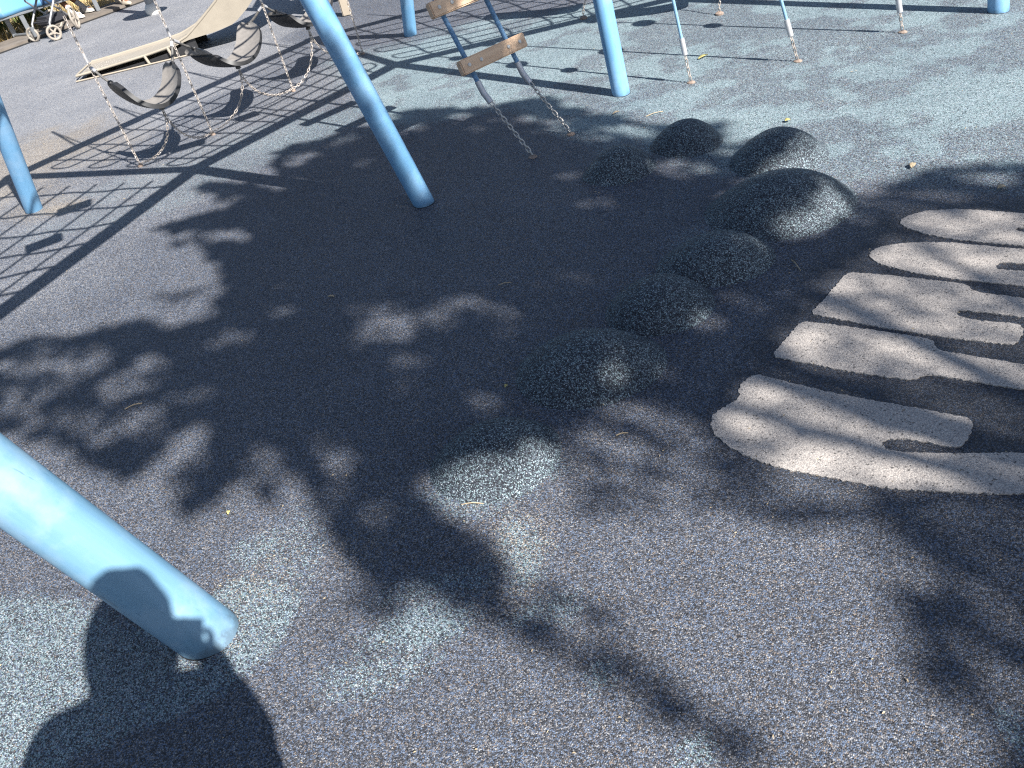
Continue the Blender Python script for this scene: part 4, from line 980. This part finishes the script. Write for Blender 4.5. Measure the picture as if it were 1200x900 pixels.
ADDS = [(600, 722, 60, 10, 34, .8), (680, 772, 70, 11, 30, .75), (790, 838, 80, 11, 32, .7), (560, 735, 40, 9, 25, .55), (720, 815, 60, 8, 32, .5), (880, 890, 60, 12, 35, .6), (640, 700, 50, 7, 35, .6), (520, 690, 50, 12, 25, .8), (470, 712, 40, 9, 20, .55), (400, 740, 40, 8, 10, .4),
        (700, 575, 60, 6, 22, .6), (780, 590, 60, 7, 24, .55), (840, 590, 60, 7, 24, .65), (900, 612, 50, 6, 24, .55), (660, 560, 50, 6, 20, .6), (1015, 640, 40, 8, 30, .6), (1060, 760, 40, 9, 45, .6), (1120, 830, 60, 10, 42, .7), (1100, 880, 60, 8, 40, .5), (215, 560, 30, 8, -50, .7), (250, 545, 40, 8, -60, .6), (300, 560, 30, 7, 70, .6), (330, 600, 25, 6, 60, .5),
        (120, 520, 50, 7, -20, .5), (60, 450, 50, 6, -15, .6), (110, 465, 60, 5, -18, .6), (60, 415, 60, 6, -12, .5), (150, 400, 60, 6, -10, .6), (725, 602, 45, 9, 25, .75), (690, 590, 30, 8, 20, .6), (925, 592, 60, 12, 25, .72), (1000, 612, 40, 8, 25, .5), (870, 560, 60, 8, 22, .6), (645, 748, 85, 22, 30, .8), (760, 795, 90, 17, 25, .62), (850, 862, 80, 22, 32, .62), (700, 720, 50, 14, 30, .5), (430, 704, 45, 20, 20, .6), (425, 762, 50, 12, 5, .35), (560, 700, 60, 22, 20, .55), (500, 660, 60, 20, 10, .8),
        (470, 208, 20, 8, 0, .5), (215, 345, 30, 8, -10, .5), (180, 350, 20, 6, -10, .35), (245, 410, 40, 14, -15, .6), (1080, 650, 60, 12, 28, .6), (590, 560, 70, 5, -2, .25), (240, 265, 34, 7, -8, .6), (225, 282, 30, 8, -10, .55), (270, 232, 40, 5, 8, .5)]
def shade_at(px, py, gx, gy):
    fine = ss(.30, .56, fbm(gx * 13 + 7, gy * 13, 3))       # twigs left inside the gaps of the crown
    d = np.zeros(px.shape)
    d[inpoly(px, py, SEMI)] = .62
    d[inpoly(px, py, DARK2)] = .93
    d[inpoly(px, py, DARK)] = .985
    LET = [(832, 490), (880, 435), (915, 375), (960, 318), (1020, 295), (1055, 255), (1150, 244), (1420, 250), (1420, 590), (1195, 580), (1050, 572), (950, 558), (870, 530)]
    d[inpoly(px, py, LET)] = .48
    def ell(e):
        cx, cy, rx, ry, an, s = e; a = math.radians(an); dx, dy = px - cx, py - cy
        u = (dx * math.cos(a) + dy * math.sin(a)) / rx; w = (-dx * math.sin(a) + dy * math.cos(a)) / ry; return np.hypot(u, w), s
    for e in ADDS:
        q, s = ell(e); k = (1 - ss(.5, 1.15, q)) * s; d = np.maximum(d, k)
    for (cx, cy, rx, ry, an, s) in SPOTS:
        q, s = ell((cx, cy, rx * 1.08, ry * 1.15, an, s * .28)); k = (1 - ss(.55, 1.25, q)) * (.35 + .65 * fine); d = d * (1 - k) + np.minimum(d, s) * k
    return d
def tree():
    base = V((4.2, -2.6, 0))
    t = thing('tree', 'broad leafy tree behind the photographer that shades the mounds', 'tree', base)
    m = MB(); trunk_pts = smoothpath([base - zz * .1, base + V((.03, .02, 1.0)), base + V((-.04, .05, 2.4)), base + V((-.02, .0, 4.1))], 8)
    m.tube(trunk_pts, [.20 - .08 * i / (len(trunk_pts) - 1) for i in range(len(trunk_pts))], 16)
    m.build('trunk', M['bark'], t)
    fork = base + V((-.02, 0, 4.0))
    for (dx, dy, dz, r) in ((-.35, .55, 2.2, .05), (-1.0, 1.0, 2.8, .045), (.5, .6, 2.4, .055), (.9, -1.1, 1.8, .06), (.6, -.9, 2.2, .06), (1.2, 0, 2.0, .06), (-.1, -.5, 2.6, .045)):
        e = fork + V((dx, dy, dz)); m = MB(); pts = smoothpath([fork - zz * .1, fork.lerp(e, .5) + V((0, 0, -.12)), e], 6)
        m.tube(pts, [r - (r - .015) * i / (len(pts) - 1) for i in range(len(pts))], 8); m.build('limb', M['bark'], t)
    # leaves: every leaf hangs on the sun ray of the ground spot it shades
    N = 1000000
    gx = rng.uniform(-3.0, 4.2, N); gy = rng.uniform(-.6, 5.2, N)
    wx = gx + (fbm(gx * 6.5 + 3, gy * 6.5, 3) - .5) * .10 + (fbm(gx * 23, gy * 23 + 8, 2) - .5) * .11; wy = gy + (fbm(gx * 6.5 + 50, gy * 6.5 + 9, 3) - .5) * .10 + (fbm(gx * 23 + 40, gy * 23, 2) - .5) * .11   # ragged outline
    v = np.stack([wx, wy, np.full(N, -EYE)], 1) @ RW          # to camera axes
    ok = v[:, 2] > .15
    px = CX + F * v[:, 0] / np.maximum(v[:, 2], .15); py = CY + F * v[:, 1] / np.maximum(v[:, 2], .15)
    d = shade_at(px, py, gx, gy); d[~ok] = 0
    lam = -np.log(1 - np.clip(d, 0, .985))
    keep = rng.random(N) < lam / 4.2 * .58
    # a gap in the leaves lets the sun through to the leaning blue pole (the pole's own shadow covers that strip of ground)
    p0 = np.array(G(497, 238)[:2]); p1 = np.array([A1.x + SH.x * A1.z, A1.y + SH.y * A1.z]); e = p1 - p0; Ls = np.hypot(*e); e /= Ls
    al = (gx - p0[0]) * e[0] + (gy - p0[1]) * e[1]; ac = np.abs(-(gx - p0[0]) * e[1] + (gy - p0[1]) * e[0])
    keep &= ~((ac < .034) & (al > .02) & (al < Ls))
    gx, gy, d = gx[keep], gy[keep], d[keep]
    n = len(gx)
    # crown thickness: dome over the centre
    rad = np.hypot((gx - .4) / 3.2, (gy - 2.4) / 2.6); th = 2.6 * np.sqrt(np.clip(1 - rad ** 2, .05, 1))
    z = 4.9 + rng.random(n) * th
    pos = np.stack([gx - SH.x * z, gy - SH.y * z, z], 1)
    # the rest of the crown, unseen, widened to block sky and deepen the shade
    n2 = 26000
    a = rng.uniform(0, 6.283, n2); r = np.sqrt(rng.random(n2)) * 3.4
    q = np.stack([5.4 + r * np.cos(a), -3.6 + r * np.sin(a), 5.0 + rng.random(n2) * 2.2 * np.sqrt(1 - (r / 3.45) ** 2)], 1)
    gxx = q[:, 0] + SH.x * q[:, 2]; gyy = q[:, 1] + SH.y * q[:, 2]
    vv = np.stack([gxx, gyy, np.full(n2, -EYE)], 1) @ RW
    ppx = CX + F * vv[:, 0] / np.maximum(vv[:, 2], .05); ppy = CY + F * vv[:, 1] / np.maximum(vv[:, 2], .05)
    out = ~((vv[:, 2] > .05) & (ppx > -60) & (ppx < 1260) & (ppy > -60) & (ppy < 960))
    pos = np.concatenate([pos, q[out]]); n = len(pos)
    ln = rng.uniform(.034, .078, n); wd = ln * rng.uniform(.38, .55, n)
    nd = rng.normal(size=(n, 3)); nd += np.array([0.15, -.2, .8]); nd /= np.linalg.norm(nd, axis=1)[:, None]
    u = rng.normal(size=(n, 3)); u -= nd * (u * nd).sum(1)[:, None]; u /= np.linalg.norm(u, axis=1)[:, None]; w = np.cross(nd, u)
    L, Wd = ln[:, None], wd[:, None]
    vs = np.stack([pos - u * L * .5, pos - u * L * .08 + w * Wd * .5 + nd * L * .06, pos + u * L * .5 - nd * L * .08, pos - u * L * .08 - w * Wd * .5 + nd * L * .06], 1).reshape(-1, 3)
    q = np.arange(n * 4).reshape(n, 4)
    me = bpy.data.meshes.new('crown'); me.vertices.add(n * 4); me.vertices.foreach_set('co', (vs - np.array(base)).ravel())
    me.loops.add(n * 4); me.loops.foreach_set('vertex_index', q.ravel().astype(np.int32)); me.polygons.add(n); me.polygons.foreach_set('loop_start', np.arange(0, n * 4, 4, dtype=np.int32))
    me.update(calc_edges=True); me.validate(); me.materials.append(M['leaf'])
    o = bpy.data.objects.new('crown', me); COL.objects.link(o); o.parent = t; print('leaves', n)
tree()

# ------------------------------------------------------------------ litter
def twig(p, q, r, lab, mat='twig'):
    a, b = G(*p), G(*q); mid = (a + b) / 2 + V((random.uniform(-.0015, .0015), random.uniform(-.0015, .0015), .004))
    m = MB(); m.tube(smoothpath([a + zz * .003, mid + zz * .004, b + zz * .003], 4), r, 6); return tag(m.build('twig', M[mat]), lab, 'twig')
twig((147, 480), (167, 473), .0022, 'curved pale dry twig on the rubber above the thick pale pole')
twig((541, 592), (567, 591), .0015, 'short straight twig below the nearest rubber mound')
twig((927, 305), (938, 318), .002, 'thin pale twig between dark mound and sand coloured letters')
twig((385, 348), (392, 348), .003, 'stubby whitish twig alone in the deep tree shade')
twig((757, 137), (777, 131), .002, 'pale twig on teal rubber beyond the small mounds')
twig((584, 335), (600, 332), .0016, 'faint hair thin twig in shade near the middle')
twig((722, 511), (736, 508), .002, 'tiny tan twig right of the nearest mounds in dappled light')
def leaf(px, py, L, w, ang, mat, lab):
    c = G(px, py) + zz * .006; d = V((math.cos(ang), math.sin(ang), 0)); s = V((-d.y, d.x, 0)); vs = []; fs = []
    for i in range(9):
        t = i / 8; ww = w * math.sin(math.pi * min(.98, max(.03, t))) ** .7
        zc = .006 * math.sin(math.pi * t)
        vs += [c + d * (t - .5) * L - s * ww + zz * (zc + .004), c + d * (t - .5) * L + zz * zc, c + d * (t - .5) * L + s * ww + zz * (zc + .004)]
    for i in range(8):
        for k in range(2): a = i * 3 + k; fs.append((a, a + 1, a + 4, a + 3))
    m = MB(); m.add(vs, fs); o = m.build('fallen_leaf', M[mat]); md = o.modifiers.new('Solidify', 'SOLIDIFY'); md.thickness = .0012; return tag(o, lab, 'leaf')
leaf(824, 68, .085, .014, .5, 'leaf_yellow', 'slim yellow fallen leaf behind the foot of a thin blue rope')
leaf(923, 143, .03, .014, .2, 'leaf_yellow', 'small yellow fallen leaf on teal rubber behind the sunlit mound')
leaf(1069, 196, .05, .012, .9, 'leaf_dry', 'pale curled leaf at the edge of shade above the letters')
leaf(1173, 222, .035, .013, .1, 'leaf_dry', 'cream leaf scrap in shade at the right, above the farthest letter')
leaf(722, 134, .05, .008, .5, 'leaf_dry', 'brown leaf strip at the shade edge below the far blue pole')
leaf(594, 455, .016, .006, .8, 'leaf_yellow', 'tiny yellow leaf scrap in shade left of the second mound')
leaf(270, 603, .014, .006, 1.2, 'leaf_yellow', 'tiny yellowish leaf scrap beside the thick pale pole')
mb = MB()
for k in range(520):
    px, py = random.uniform(0, 1200), random.uniform(20, 900)
    if random.random() < .35: px, py = random.gauss(800, 190), random.gauss(420, 110)
    c = G(px, py) + zz * .004
    if c.y > 8: continue
    a = random.uniform(0, 6.28); L = random.uniform(.002, .0055) * (1.0 if py > 250 else 1.5); d = V((math.cos(a), math.sin(a), 0)); s = V((-d.y, d.x, 0)) * random.uniform(.25, .5)
    mb.add([c - d * L, c + s * L * .8 + zz * .002, c + d * L, c - s * L * .8], [(0, 1, 2, 3)])
tag(mb.build('leaf_litter', M['leaf_dry'], smooth=False), 'tiny pale bits of dry leaf strewn over the rubber', None, None, 'stuff')
